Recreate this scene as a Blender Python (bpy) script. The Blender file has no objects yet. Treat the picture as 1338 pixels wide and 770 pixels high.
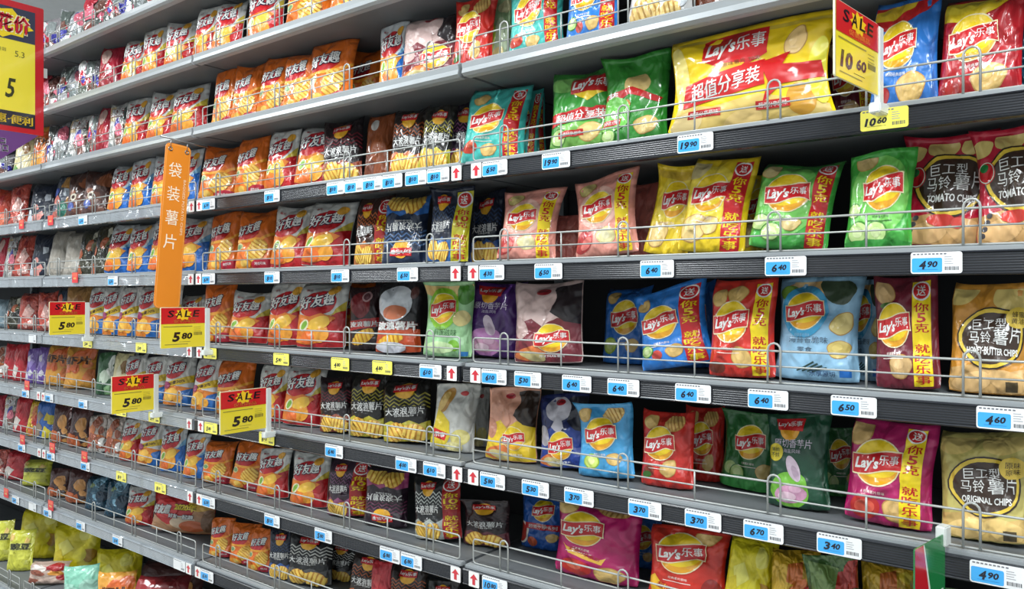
import bpy, bmesh, math, random
import numpy as np
from mathutils import Matrix, Euler, Vector, geometry

# ------------------------------------------------------------------ camera, world, lights
SC = bpy.context.scene
COL = SC.collection
FPX, CX, CY = 1000.0, 669.0, 385.0
CAM_D, CAM_Z, YAW = 1.434, 1.52, math.radians(37.0)
cd = bpy.data.cameras.new('camera'); cam = bpy.data.objects.new('camera', cd); COL.objects.link(cam)
cd.sensor_width = 36.0; cd.lens = FPX / 1338.0 * 36.0; cd.clip_start = 0.02
cam.location = (0, -CAM_D, CAM_Z); cam.rotation_euler = (math.pi / 2, 0, YAW)
SC.camera = cam
w = bpy.data.worlds.new('store_ambient'); SC.world = w; w.use_nodes = True
w.node_tree.nodes['Background'].inputs[0].default_value = (0.86, 0.95, 1.0, 1)
w.node_tree.nodes['Background'].inputs[1].default_value = 0.62
SC.view_settings.view_transform = 'Standard'; SC.view_settings.look = 'None'
SC.view_settings.exposure = 0.0; SC.view_settings.gamma = 1.0
SC.view_settings.use_curve_mapping = False
LAMPS = [(x, -1.25) for x in (2.2, 0.3, -1.6, -3.5, -5.4)]
LAMP_Z, LAMP_W = 3.18, 50.0

SA, CA = math.sin(YAW), math.cos(YAW)
def proj(p):
    x, y, z = p[0], p[1] + CAM_D, p[2] - CAM_Z
    zc = -SA * x + CA * y
    return CX + FPX * (CA * x + SA * y) / zc, CY - FPX * z / zc
def x_at(px, Y):                      # world X where the pixel column meets the plane y = Y
    s = (px - CX) / FPX
    return (Y + CAM_D) * (-SA + s * CA) / (CA + s * SA)
def z_at(px, py, Y):
    s = (px - CX) / FPX
    return CAM_Z + (CY - py) / FPX * (Y + CAM_D) / (CA + s * SA)

# ------------------------------------------------------------------ helpers
def lin(c):
    c = [v / 255.0 for v in c]
    return tuple(v / 12.92 if v <= 0.04045 else ((v + 0.055) / 1.055) ** 2.4 for v in c)
MATS = {}
def material(name, col=None, rough=0.5, metal=0.0, attr=False, bump=None, spec=0.5, emit=None, coat=0.0):
    m = bpy.data.materials.new(name); m.use_nodes = True
    nt = m.node_tree; b = nt.nodes['Principled BSDF']
    b.inputs['Roughness'].default_value = rough; b.inputs['Metallic'].default_value = metal
    b.inputs['Specular IOR Level'].default_value = spec
    b.inputs['Coat Weight'].default_value = coat
    b.inputs['Coat Roughness'].default_value = 0.08
    if attr:
        a = nt.nodes.new('ShaderNodeAttribute'); a.attribute_name = 'Col'
        n = nt.nodes.new('ShaderNodeTexNoise'); n.inputs['Scale'].default_value = 9.0
        tc = nt.nodes.new('ShaderNodeTexCoord'); nt.links.new(tc.outputs['Object'], n.inputs['Vector'])
        mr = nt.nodes.new('ShaderNodeMapRange'); mr.inputs['To Min'].default_value = 0.96; mr.inputs['To Max'].default_value = 1.04
        nt.links.new(n.outputs['Fac'], mr.inputs['Value'])
        mx = nt.nodes.new('ShaderNodeMix'); mx.data_type = 'RGBA'; mx.blend_type = 'MULTIPLY'; mx.inputs['Factor'].default_value = 1.0
        nt.links.new(a.outputs['Color'], mx.inputs['A']); nt.links.new(mr.outputs['Result'], mx.inputs['B'])
        nt.links.new(mx.outputs['Result'], b.inputs['Base Color'])
    elif col is not None:
        c = lin(col)
        n = nt.nodes.new('ShaderNodeTexNoise'); n.inputs['Scale'].default_value = 22.0; n.inputs['Detail'].default_value = 4
        tc = nt.nodes.new('ShaderNodeTexCoord'); nt.links.new(tc.outputs['Object'], n.inputs['Vector'])
        mx = nt.nodes.new('ShaderNodeMix'); mx.data_type = 'RGBA'
        mx.inputs['A'].default_value = (*[v * 0.9 for v in c], 1); mx.inputs['B'].default_value = (*[min(1, v * 1.08) for v in c], 1)
        nt.links.new(n.outputs['Fac'], mx.inputs['Factor']); nt.links.new(mx.outputs['Result'], b.inputs['Base Color'])
    if emit:
        b.inputs['Emission Color'].default_value = (*lin(emit[0]), 1); b.inputs['Emission Strength'].default_value = emit[1]
    if bump:
        kind, scale, strength, dist = bump
        tc = nt.nodes.new('ShaderNodeTexCoord')
        bp = nt.nodes.new('ShaderNodeBump'); bp.inputs['Strength'].default_value = strength; bp.inputs['Distance'].default_value = dist
        if kind == 'noise':
            t = nt.nodes.new('ShaderNodeTexNoise'); t.inputs['Scale'].default_value = scale; t.inputs['Detail'].default_value = 1.5
            t.inputs['Distortion'].default_value = 0.6
            out = t.outputs['Fac']
        elif kind == 'ridge':
            t = nt.nodes.new('ShaderNodeTexWave'); t.bands_direction = 'Z'; t.inputs['Scale'].default_value = scale
            out = t.outputs['Fac']
        else:
            t = nt.nodes.new('ShaderNodeTexVoronoi'); t.inputs['Scale'].default_value = scale; out = t.outputs['Distance']
        nt.links.new(tc.outputs['Object'], t.inputs['Vector']); nt.links.new(out, bp.inputs['Height'])
        nt.links.new(bp.outputs['Normal'], b.inputs['Normal'])
    MATS[name] = m
    return m
material('film', attr=True, rough=0.34, bump=('noise', 4.0, 0.40, 0.06), spec=0.5, coat=0.55)
material('film_shiny', attr=True, rough=0.2, metal=0.1, bump=('noise', 5.0, 0.5, 0.07), spec=0.7, coat=0.6)
material('card', attr=True, rough=0.4)
material('card_gloss', attr=True, rough=0.2, coat=0.4)
material('shelf_grey', (106, 110, 113), rough=0.5)
material('shelf_edge', (158, 163, 166), rough=0.36, metal=0.1)
material('rail_dark', (36, 39, 45), rough=0.27, spec=0.5)
material('rail_sleeve', (150, 157, 163), rough=0.10, bump=('noise', 8.0, 0.9, 0.04), spec=0.8, coat=1.0)  # glare on the clear sleeve is put into its pale base colour
material('slot', (30, 32, 34), rough=0.7)
material('wire', (174, 177, 174), rough=0.4, metal=0.3)
material('back_panel', (30, 31, 34), rough=0.65)
material('upright', (120, 125, 128), rough=0.45, metal=0.3)
material('floor_tile', (196, 192, 184), rough=0.25)
material('ceiling_paint', (205, 206, 204), rough=0.8)
material('housing', (225, 225, 225), rough=0.5)
material('lamp_tube', (255, 255, 255), rough=0.5, emit=((246, 250, 255), 6.0))
material('acrylic', (222, 226, 222), rough=0.15, spec=0.6, coat=0.3)
material('steel', (150, 150, 150), rough=0.3, metal=0.9)

def link(name, me, parent=None, mat=None, **props):
    o = bpy.data.objects.new(name, me); COL.objects.link(o)
    if mat is not None and me is not None and not me.materials: me.materials.append(MATS[mat])
    if parent is not None: o.parent = parent
    for k, v in props.items(): o[k] = v
    return o
def mesh(name, verts, faces, mat, smooth=False):
    me = bpy.data.meshes.new(name); me.from_pydata([tuple(v) for v in verts], [], [tuple(f) for f in faces]); me.update()
    me.materials.append(MATS[mat])
    if smooth: me.polygons.foreach_set('use_smooth', [True] * len(me.polygons))
    return me
def boxes(name, bs, mat, bevel=0.0):
    V, F = [], []
    for (x0, x1, y0, y1, z0, z1) in bs:
        n = len(V)
        V += [(x0,y0,z0),(x1,y0,z0),(x1,y1,z0),(x0,y1,z0),(x0,y0,z1),(x1,y0,z1),(x1,y1,z1),(x0,y1,z1)]
        F += [tuple(n + i for i in f) for f in ((0,3,2,1),(4,5,6,7),(0,1,5,4),(1,2,6,5),(2,3,7,6),(3,0,4,7))]
    me = mesh(name, V, F, mat)
    if bevel:
        bm = bmesh.new(); bm.from_mesh(me)
        bmesh.ops.bevel(bm, geom=bm.edges[:], offset=bevel, segments=2, affect='EDGES'); bm.to_mesh(me); bm.free()
    return me
def prism(name, prof, x0, x1, mat):   # profile in (y, z) extruded along x
    n = len(prof)
    V = [(x0, y, z) for y, z in prof] + [(x1, y, z) for y, z in prof]
    F = [(i, (i + 1) % n, n + (i + 1) % n, n + i) for i in range(n)] + [tuple(range(n))[::-1], tuple(range(n, 2 * n))]
    me = mesh(name, V, F, mat)
    bm = bmesh.new(); bm.from_mesh(me); bmesh.ops.recalc_face_normals(bm, faces=bm.faces[:]); bm.to_mesh(me); bm.free()
    return me
def tube(name, pts, r, mat, closed=False, sides=6):
    V, F = [], []
    P = [Vector(p) for p in pts]; n = len(P)
    for i, p in enumerate(P):
        a = P[i - 1] if (i > 0 or closed) else p; b = P[(i + 1) % n] if (i < n - 1 or closed) else p
        d = (b - a).normalized()
        up = Vector((0, 1, 0)) if abs(d.y) < 0.9 else Vector((0, 0, 1))
        e = d.cross(up).normalized(); g = d.cross(e)
        for k in range(sides):
            t = 2 * math.pi * k / sides
            V.append(p + (e * math.cos(t) + g * math.sin(t)) * r)
    for i in range(n if closed else n - 1):
        j = (i + 1) % n
        for k in range(sides):
            l = (k + 1) % sides
            F.append((i * sides + k, i * sides + l, j * sides + l, j * sides + k))
    if not closed:
        F.append(tuple(range(sides))[::-1]); F.append(tuple(range((n - 1) * sides, n * sides)))
    return mesh(name, V, F, mat, True)

# ------------------------------------------------------------------ printed artwork (flat print laid on real surfaces)
WHITE = (245, 245, 242); BLACK = (20, 18, 20); RED = (204, 28, 34); YEL = (250, 214, 30)
TXT = {}
def glyphs(s, bold):
    k = (s, bold)
    if k not in TXT:
        c = bpy.data.curves.new('t', 'FONT'); c.body = s; c.resolution_u = 2; c.offset = bold
        o = bpy.data.objects.new('t', c)
        me = bpy.data.meshes.new_from_object(o)
        me.calc_loop_triangles()
        v = np.array([q.co[:2] for q in me.vertices]).reshape(-1, 2)
        f = np.array([t.vertices[:] for t in me.loop_triangles]).reshape(-1, 3)
        bpy.data.objects.remove(o); bpy.data.curves.remove(c); bpy.data.meshes.remove(me)
        TXT[k] = (v, f)
    return TXT[k]
class Art:
    def __init__(s, A): s.A = A; s.items = []; s.cur = None; s.nm = 0
    def add(s, v, f, col, part='print'):
        if s.cur and part == 'print': part = s.cur
        v = np.asarray(v, float)
        if len(v) == 0 or len(f) == 0: return
        bb = (v[:, 0].min(), v[:, 0].max(), v[:, 1].min(), v[:, 1].max())
        lay = 0
        for it in s.items:
            q = it['bb']
            if q[0] < bb[1] and bb[0] < q[1] and q[2] < bb[3] and bb[2] < q[3]: lay = max(lay, it['lay'] + 1)
        s.items.append(dict(v=v, f=np.asarray(f, int), col=col, part=part, bb=bb, lay=lay))
    def poly(s, pts, col, part='print'):
        t = geometry.tessellate_polygon([[Vector((p[0], p[1], 0)) for p in pts]])
        s.add(pts, t, col, part)
    def rect(s, x0, y0, x1, y1, col, part='print'):
        s.add([(x0, y0), (x1, y0), (x1, y1), (x0, y1)], [(0, 1, 2), (0, 2, 3)], col, part)
    def ell(s, cx, cy, rx, ry, col, rot=0.0, part='print', n=26, wob=0.0, seed=0):
        R = random.Random(seed); ph = R.uniform(0, 6)
        pts = [(0, 0)]
        for i in range(n):
            t = 2 * math.pi * i / n; k = 1 + wob * math.sin(3 * t + ph) + wob * .6 * math.sin(5 * t + 2 * ph)
            pts.append((rx * k * math.cos(t), ry * k * math.sin(t)))
        c, d = math.cos(rot), math.sin(rot)
        pts = [(cx + c * x - d * y, cy + d * x + c * y) for x, y in pts]
        s.add(pts, [(0, 1 + i, 1 + (i + 1) % n) for i in range(n)], col, part)
    def text(s, t, cx, cy, w_, h_, col, rot=0.0, shear=0.0, bold=0.0, part='print', outline=None, ob=0.05, warp=None):
        v0, _ = glyphs(t, bold)
        x0, x1, y0, y1 = v0[:, 0].min(), v0[:, 0].max(), v0[:, 1].min(), v0[:, 1].max()
        if w_ is None: w_ = h_ * (x1 - x0) / (y1 - y0)
        cjk = any(ord(q) > 0x2e80 for q in t)
        def go(b, c):
            if cjk:                               # thicken by stacking shifted copies of the strokes
                v, f = glyphs(t, 0.0); n = len(v)
                if b > .04: ds = [(b, b), (-b, b), (b, -b), (-b, -b)]
                elif b >= .01: ds = [(b, b * .4), (-b, -b * .4)]
                else: ds = [(0, 0)]
                v = np.concatenate([v + np.array(d) for d in ds]); f = np.concatenate([f + n * i for i in range(len(ds))])
            else: v, f = glyphs(t, b)
            x = (v[:, 0] - (x0 + x1) / 2) / (x1 - x0) * w_; y = (v[:, 1] - (y0 + y1) / 2) / (y1 - y0) * h_
            x = x + shear * y
            if warp is not None: y = y + warp(x)
            a, d = math.cos(rot), math.sin(rot)
            s.add(np.stack([cx + a * x - d * y, cy + d * x + a * y], 1), f, c, part)
        if outline is not None: go(bold + ob, outline)
        go(bold, col)
    def column(s, t, cx, y0, y1, size, col, bold=0.02, part='print'):
        t = t.replace('10', '\u0001'); t = ['10' if c == '\u0001' else c for c in t]
        n = len(t); st = (y1 - y0) / n
        for i, ch in enumerate(t):
            if ch != ' ': s.text(ch, cx, y1 - (i + .5) * st, size * (0.62 if ch in '5' else 1), min(size * 1.05, st * .92), col, bold=bold, part=part)
    # --- motifs
    def chip(s, cx, cy, r, rot=0.3, col=(226, 188, 112), seed=1):
        s.nm += 1; s.cur = 'chip_picture#%d' % s.nm
        s.ell(cx, cy, r, r * .8, (198, 150, 78), rot, wob=.05, seed=seed)
        s.ell(cx, cy, r * .93, r * .73, col, rot, wob=.05, seed=seed)
        s.ell(cx - r * .15, cy + r * .12, r * .45, r * .3, tuple(min(255, c + 14) for c in col), rot, n=14)
        s.cur = None
    def ridge(s, cx, cy, rx, ry, rot=0.6, n=6, a=(246, 196, 62), b=(222, 150, 34)):
        s.nm += 1; s.cur = 'ridged_chip_picture#%d' % s.nm
        s.ell(cx, cy, rx, ry, b, rot, wob=.04, seed=n)
        c, d = math.cos(rot), math.sin(rot)
        for i in range(n):
            u = (i + .5) / n * 2 - 1; hw = rx / n * .62; hh = ry * math.sqrt(max(.05, 1 - u * u)) * .97
            q = [(-hw, -hh), (hw, -hh), (hw, hh), (-hw, hh)]
            s.poly([(cx + c * (u * rx * .95 + x) - d * y, cy + d * (u * rx * .95 + x) + c * y) for x, y in q], a)
        s.cur = None
    def slice(s, cx, cy, r, rim=(70, 140, 50), mid=(190, 220, 140), core=(214, 232, 170)):
        s.nm += 1; s.cur = 'slice_picture#%d' % s.nm
        s.ell(cx, cy, r, r * .92, rim, n=20); s.ell(cx, cy, r * .86, r * .78, mid, n=20); s.ell(cx, cy, r * .45, r * .4, core, n=14)
        s.cur = None
    def zig(s, y, amp, n, th, col, x0=0.0, x1=1.0):
        xs = np.linspace(x0, x1, n + 1); top = [(x, y + (amp if i % 2 else 0)) for i, x in enumerate(xs)]
        pts = [(x, yy - th / 2) for x, yy in top] + [(x, yy + th / 2) for x, yy in top]
        m = n + 1; f = []
        for i in range(n): f += [(i, i + 1, m + i + 1), (i, m + i + 1, m + i)]
        s.add(pts, f, col)
    def burst(s, cx, cy, rx, ry, n, col, k=.6, part='print', ph=0):
        s.add([(cx, cy)] + [(cx + rx * (1 if i % 2 else k) * math.cos(ph + math.pi * i / n), cy + ry * (1 if i % 2 else k) * math.sin(ph + math.pi * i / n)) for i in range(2 * n)],
              [(0, 1 + i, 1 + (i + 1) % (2 * n)) for i in range(2 * n)], col, part)
    def logo(s, cx, cy, r, rot=0.07, part='logo', ring=(250, 236, 190)):
        c, d = math.cos(rot), math.sin(rot)
        T = lambda x, y: (cx + c * x - d * y, cy + d * x + c * y)
        s.ell(cx, cy, r * 1.06, r * 1.1, ring, part=part, n=32)
        s.ell(cx, cy, r, r * 1.04, YEL, part=part, n=32)
        s.poly([T(r * math.cos(t), r * 1.04 * math.sin(t)) for t in np.linspace(math.pi * 1.08, math.pi * 1.92, 14)] +
               [T(r * .75 * x, -r * .72 + r * .2 * x * x) for x in (.8, .4, 0, -.4, -.8)], (238, 168, 34), part)
        wv = lambda x: r * .10 * math.sin(x / r * 2.6)
        for hh, ex, col in ((.47, 1.10, ring), (.41, 1.06, RED)):
            X = np.linspace(-r * ex, r * ex, 15)
            lo = [T(x, wv(x) - r * hh * (1 - .12 * (x / r))) for x in X]; hi = [T(x, wv(x) + r * hh * (1 + .06 * (x / r))) for x in X]
            m = 15; f = []
            for i in range(14): f += [(i, i + 1, m + i + 1), (i, m + i + 1, m + i)]
            s.add(lo + hi, f, col, part)
        wa = lambda x: r * .08 * np.sin(x / r * 2.0)
        x, y = T(-r * .43, wv(-r * .43) - r * .03)
        s.text("Lay's", x, y, r * 1.02, r * .64, WHITE, rot=rot, shear=.18, bold=.035, part=part)
        x, y = T(r * .53, wv(r * .53) + r * .02)
        s.text('乐事', x, y, r * .84, r * .46, WHITE, rot=rot, bold=.012, part=part)
    def strip(s, x0, x1, bg, fg, chars='你5克 就吃乐事', y0=0.03, y1=None, badge=True):
        y1 = y1 or s.A - .05
        s.rect(x0, y0, x1, y1, bg, 'promo_strip')
        cx = (x0 + x1) / 2; r = (x1 - x0) * .5
        yt = y1
        if badge:
            s.ell(cx, y1 - r * 1.0, r * 1.0, r * .85, WHITE, part='promo_strip', n=18); s.ell(cx, y1 - r, r * .84, r * .7, RED, part='promo_strip', n=18)
            s.text('送', cx, y1 - r, r * 1.0, r * .95, WHITE, bold=.02, part='promo_strip'); yt = y1 - r * 1.9
        s.column(chars, cx, y0 + .02, yt - .01, (x1 - x0) * .8, fg, bold=.018, part='promo_strip')

DESIGN = {}
def design(key, desc, base, A=1.33, mat='film', seed=None):
    def reg(fn): DESIGN[key] = dict(desc=desc, base=base, A=A, mat=mat, fn=fn); return fn
    return reg
def lays(key, desc, base, logo=(.5, .80, .27), strip=None, art=(), A=1.33, under=None):
    def fn(a):
        for it in art:
            if it[0] == 'pre': it[1](a)
        for it in art:
            k = it[0]
            if k == 'chip': a.chip(*it[1:])
            elif k == 'slice': a.slice(*it[1:])
            elif k == 'ell': a.ell(*it[1:])
            elif k == 'poly': a.poly(*it[1:])
            elif k == 'ridge': a.ridge(*it[1:])
            elif k == 'rect': a.rect(*it[1:])
        a.logo(*logo)
        uc = under or (250, 235, 225)
        a.text('经典薯片原味', logo[0], logo[1] - logo[2] * 1.36, logo[2] * .9, .04, uc)
        a.rect(logo[0] - logo[2] * .7, logo[1] - logo[2] * 1.58, logo[0] + logo[2] * .6, logo[1] - logo[2] * 1.545, uc)
        for it in art:
            if it[0] == 'post': it[1](a)
        if strip: a.strip(*strip)
    DESIGN[key] = dict(desc=desc, base=base, A=A, mat='film', fn=fn)

YS = (250, 220, 24)
lays('L_teal', 'teal crisp bag with red promo strip', (70, 188, 178), (.40, .74, .26), (.72, .93, RED, YS), [('chip', .22, 1.12, .13, .4), ('chip', .5, .2, .13, .2), ('ell', .18, .25, .14, .1, (196, 60, 40)), ('ell', .2, .3, .07, .06, (230, 110, 80))])
lays('L_blue_red', 'bright blue crisp bag with red promo strip', (44, 128, 214), (.37, .76, .26), (.68, .94, RED, YS), [('chip', .14, 1.1, .12, 1.0), ('chip', .55, .26, .13, .4), ('ell', .3, .22, .08, .08, (196, 70, 60)), ('slice', .14, .3, .11)])
lays('L_blue', 'plain blue crisp bag with lime slice print', (40, 112, 196), (.50, .8, .28), None, [('chip', .2, 1.16, .14, .4), ('slice', .2, .3, .16, (150, 190, 40), (206, 224, 110), (220, 234, 150)), ('chip', .7, .32, .15, .2)])
lays('L_skyblue', 'sky blue crisp bag with two chips on top', (74, 168, 224), (.46, .78, .27), None, [('chip', .16, 1.12, .15, .7), ('ridge', .68, 1.14, .22, .16, .5, 6, (236, 200, 120), (212, 162, 80)), ('slice', .3, .28, .15, (150, 190, 40), (206, 224, 110), (220, 234, 150)), ('chip', .72, .34, .14, .2)])
lays('L_red', 'red crisp bag with round chip print', (206, 44, 34), (.40, .76, .28), None, [('chip', .2, 1.14, .15, .7), ('ridge', .66, 1.14, .2, .15, .4, 6, (232, 190, 110), (205, 150, 80)), ('chip', .6, .34, .17, .9), ('ell', .2, .26, .14, .1, (150, 60, 40), .4), ('ell', .16, .2, .1, .06, (60, 110, 40), .2)])
lays('L_red_y', 'orange red crisp bag with yellow promo strip', (214, 50, 36), (.36, .74, .27), (.70, .93, YS, RED), [('chip', .14, 1.08, .14, .7), ('chip', .42, 1.12, .16, .2), ('chip', .55, .26, .17, -.5), ('ell', .14, .12, .16, .08, (120, 50, 30))])
lays('L_redshare', 'large red crisp bag with yellow jagged banner', (208, 46, 28), (.44, .90, .30), None, [('chip', .75, 1.2, .16, .3), ('poly', [(.0, .42), (.1, .5), (.2, .38), (.85, .2), (.95, .3), (1, .12), (.9, .0), (.1, .16)], (246, 190, 40)), ('post', lambda a: a.text('超值分享系列', .46, .28, .62, .11, (200, 40, 30), rot=-.2, bold=.03)), ('ell', .86, .34, .12, .22, (150, 30, 20))])
lays('L_pink', 'pale pink crisp bag with yellow promo strip', (236, 158, 142), (.42, .78, .25), (.72, .92, YS, RED), [('ell', .42, .78, .34, .36, (240, 188, 172)), ('chip', .2, 1.16, .15, .5, (226, 208, 130), 3), ('ell', .18, .24, .2, .16, (190, 60, 60), .8), ('ell', .24, .2, .12, .07, (226, 120, 110), .8), ('slice', .56, .3, .15, (224, 214, 150), (236, 226, 170), (240, 232, 190))])
lays('L_pinkback', 'dusky pink crisp bag turned plain side out', (206, 112, 100), (.5, .6, .02), None, [('ell', .6, .7, .3, .3, (214, 126, 112), .2)])
lays('L_yellow', 'yellow crisp bag with potato chip print', (240, 206, 34), (.52, .82, .27), None, [('ell', .52, .8, .4, .44, (250, 222, 70)), ('chip', .3, .28, .24, .3, (240, 206, 130)), ('ell', .5, 1.22, .5, .1, (222, 186, 60))])
lays('L_yellow_r', 'yellow crisp bag with red promo strip', (240, 206, 30), (.40, .80, .27), (.68, .93, RED, YS), [('ell', .38, .78, .4, .44, (250, 224, 74)), ('chip', .24, .30, .24, .2, (240, 208, 136)), ('chip', .5, .34, .14, .6, (244, 214, 140)), ('ell', .1, 1.18, .2, .16, (226, 208, 150), .6)])
lays('L_green_r', 'bright green crisp bag with red promo strip', (70, 172, 70), (.42, .80, .27), (.74, .95, RED, YS), [('ell', .42, .7, .42, .56, (120, 200, 92)), ('chip', .14, 1.16, .14, 1.0, (222, 200, 140)), ('slice', .12, .36, .14), ('slice', .3, .22, .15), ('chip', .55, .34, .12, .3, (220, 194, 128))])
lays('L_green', 'bright green crisp bag with cucumber slices', (66, 168, 62), (.56, .80, .29), None, [('ell', .5, .7, .46, .56, (120, 200, 90)), ('chip', .26, 1.2, .17, .2, (206, 178, 116)), ('slice', .12, .5, .12), ('slice', .22, .2, .17), ('slice', .5, .2, .17), ('ell', .5, .05, .5, .06, (52, 150, 56))], under=(30, 80, 30))
lays('L_dkgreen', 'dark green crisp bag with cucumber slices', (42, 108, 52), (.55, .82, .27), None, [('slice', .2, .34, .14, (60, 120, 50), (170, 196, 120), (190, 208, 140)), ('slice', .36, .28, .15, (60, 120, 50), (170, 196, 120), (190, 208, 140)), ('chip', .85, .36, .15, .5, (206, 180, 110)), ('ell', .5, .1, .5, .14, (54, 140, 62))])
lays('L_maroon', 'maroon crisp bag with yellow promo strip', (112, 24, 44), (.32, .74, .25), (.62, .90, YS, RED), [('chip', .18, 1.14, .17, -.4, (214, 176, 120)), ('ell', .22, .98, .12, .04, (70, 110, 40)), ('chip', .42, .26, .18, .1, (214, 176, 120))])
lays('L_magenta_y', 'magenta crisp bag with yellow promo strip', (180, 24, 98), (.36, .78, .28), (.66, .88, YS, RED), [('chip', .1, 1.16, .2, .9, (226, 186, 120)), ('ell', .26, .2, .18, .16, (196, 40, 36), .3), ('ell', .26, .2, .12, .1, (224, 90, 70), .3), ('chip', .66, .22, .2, .2, (232, 190, 118))])
lays('L_magenta', 'magenta crisp bag with orange pointed banner', (192, 22, 104), (.34, .84, .26), None, [('chip', .1, 1.2, .18, .6, (232, 196, 120)), ('ridge', .66, 1.24, .22, .12, -.2, 7, (226, 184, 110), (196, 146, 76)), ('poly', [(.1, .56), (.16, .5), (.56, .36), (.66, .42), (.62, .3), (.2, .4)], (244, 190, 70)), ('ell', .3, .18, .2, .14, (206, 50, 40)), ('ell', .28, .2, .1, .07, (232, 110, 80)), ('chip', .7, .14, .18, .2), ('post', lambda a: a.text('超值分享系列', .4, .43, .4, .06, (190, 40, 20), rot=-.28, bold=.02))])
def bluefig(a):
    a.chip(.82, .34, .14); a.ell(.35, .2, .13, .13, (206, 96, 60)); a.ell(.05, .4, .2, .3, (236, 230, 220)); a.ell(.03, .4, .17, .26, (190, 60, 50))
    a.rect(.15, .52, 1.0, .68, (206, 30, 40)); a.text('超值分享系列', .58, .6, .7, .1, WHITE, bold=.02)
lays('L_bluefig', 'deep blue crisp bag with red ribbon print', (36, 92, 176), (.56, 1.02, .26), None, [('pre', bluefig)])
def veg(a):
    a.ell(.5, 1.2, .55, .2, (226, 186, 110), wob=.05); a.ell(.3, 1.24, .16, .12, (238, 206, 130)); a.ell(.62, 1.22, .14, .11, (240, 212, 140)); a.ell(.85, 1.12, .16, .2, (72, 140, 40))
    a.ell(.42, .84, .33, .38, (140, 200, 40)); a.text('鲜蔬滋味', .5, .42, .5, .12, (60, 110, 60)); a.ell(.82, .68, .16, .14, (232, 214, 140), .4); a.ell(.7, .2, .12, .1, (120, 180, 50)); a.ell(.4, .16, .3, .1, (200, 226, 170)); a.rect(.8, .02, .95, .1, (50, 130, 200))
lays('L_veg', 'mint green vegetable crisp bag with lime disc', (158, 208, 150), (.42, .84, .25), None, [('pre', veg)], under=(158, 208, 150))
def seaweed(a):
    a.ell(.4, 1.16, .3, .12, (228, 170, 110), wob=.06); a.ell(.3, 1.2, .14, .1, (242, 206, 150)); a.ell(.52, 1.18, .1, .09, (236, 190, 120)); a.ell(.72, 1.14, .22, .16, (52, 70, 48), -.5, wob=.06); a.ell(.14, 1.1, .12, .1, (120, 160, 60))
    a.ell(.34, .86, .29, .34, (60, 160, 206)); a.chip(.82, .72, .16, .9, (232, 210, 130)); a.chip(.8, .4, .14, .3, (226, 200, 110)); a.text('海苔香脆味', .42, .5, .5, .08, (70, 90, 110)); a.text('零食', .38, .38, .2, .06, (70, 90, 110))
    for i in range(4): a.poly([(.3 + i * .06, .12), (.5 + i * .05, .24 - i * .02), (.51 + i * .05, .22 - i * .02), (.31 + i * .06, .105)], (40, 70, 66))
    a.rect(.8, .06, .92, .16, (40, 120, 210)); a.text('乐享原切', .6, .1, .3, .07, (30, 60, 110))
lays('L_seaweed', 'pale blue crisp bag with seaweed and blue disc', (150, 196, 226), (.34, .86, .22), None, [('pre', seaweed)], under=(150, 196, 226))
def share(pc, band):
    def f(a):
        a.ell(.5, .2, .5, .22, (236, 200, 110) if pc else (120, 180, 80), wob=.05)
        if pc: a.chip(.84, 1.04, .15, 1.2, (238, 196, 120)); a.ell(.05, .9, .12, .3, (246, 226, 130)); a.chip(.2, .3, .18, .2); a.chip(.75, .24, .16, .6); a.ell(.85, .4, .1, .2, (206, 30, 30), .3)
        else: a.chip(.7, .26, .18, .4, (214, 188, 120)); a.slice(.2, .22, .15); a.ell(.3, 1.1, .3, .14, (140, 206, 110))
        a.poly([(.06, .5), (.98, .66), (.98, .44), (.06, .28)] if pc else [(.05, .6), (.95, .66), (.95, .46), (.05, .4)], (200, 26, 28))
        a.text('超值分享装', .54, .47 if pc else .53, .8, .17 if pc else .14, WHITE, rot=.16 if pc else .05, bold=.015, shear=.1)
        a.rect(.2, .2, .62, .29, (190, 30, 30)); a.text('超值分享原味', .41, .245, .36, .05, WHITE)
    return f
def bigflag(a):
    a.poly([(.28, 1.06), (.34, 1.14), (.9, 1.16), (.96, .86), (.66, .78), (.5, .68), (.36, .8)], (206, 24, 30), 'logo')
    a.poly([(.42, .8), (.62, .83), (.52, .70)], (240, 180, 40), 'logo')
    a.text("Lay's", .50, .96, .30, .22, WHITE, rot=.08, shear=.18, bold=.04, part='logo'); a.text('乐事', .78, .99, .26, .17, WHITE, rot=.08, bold=.03, part='logo')
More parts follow.
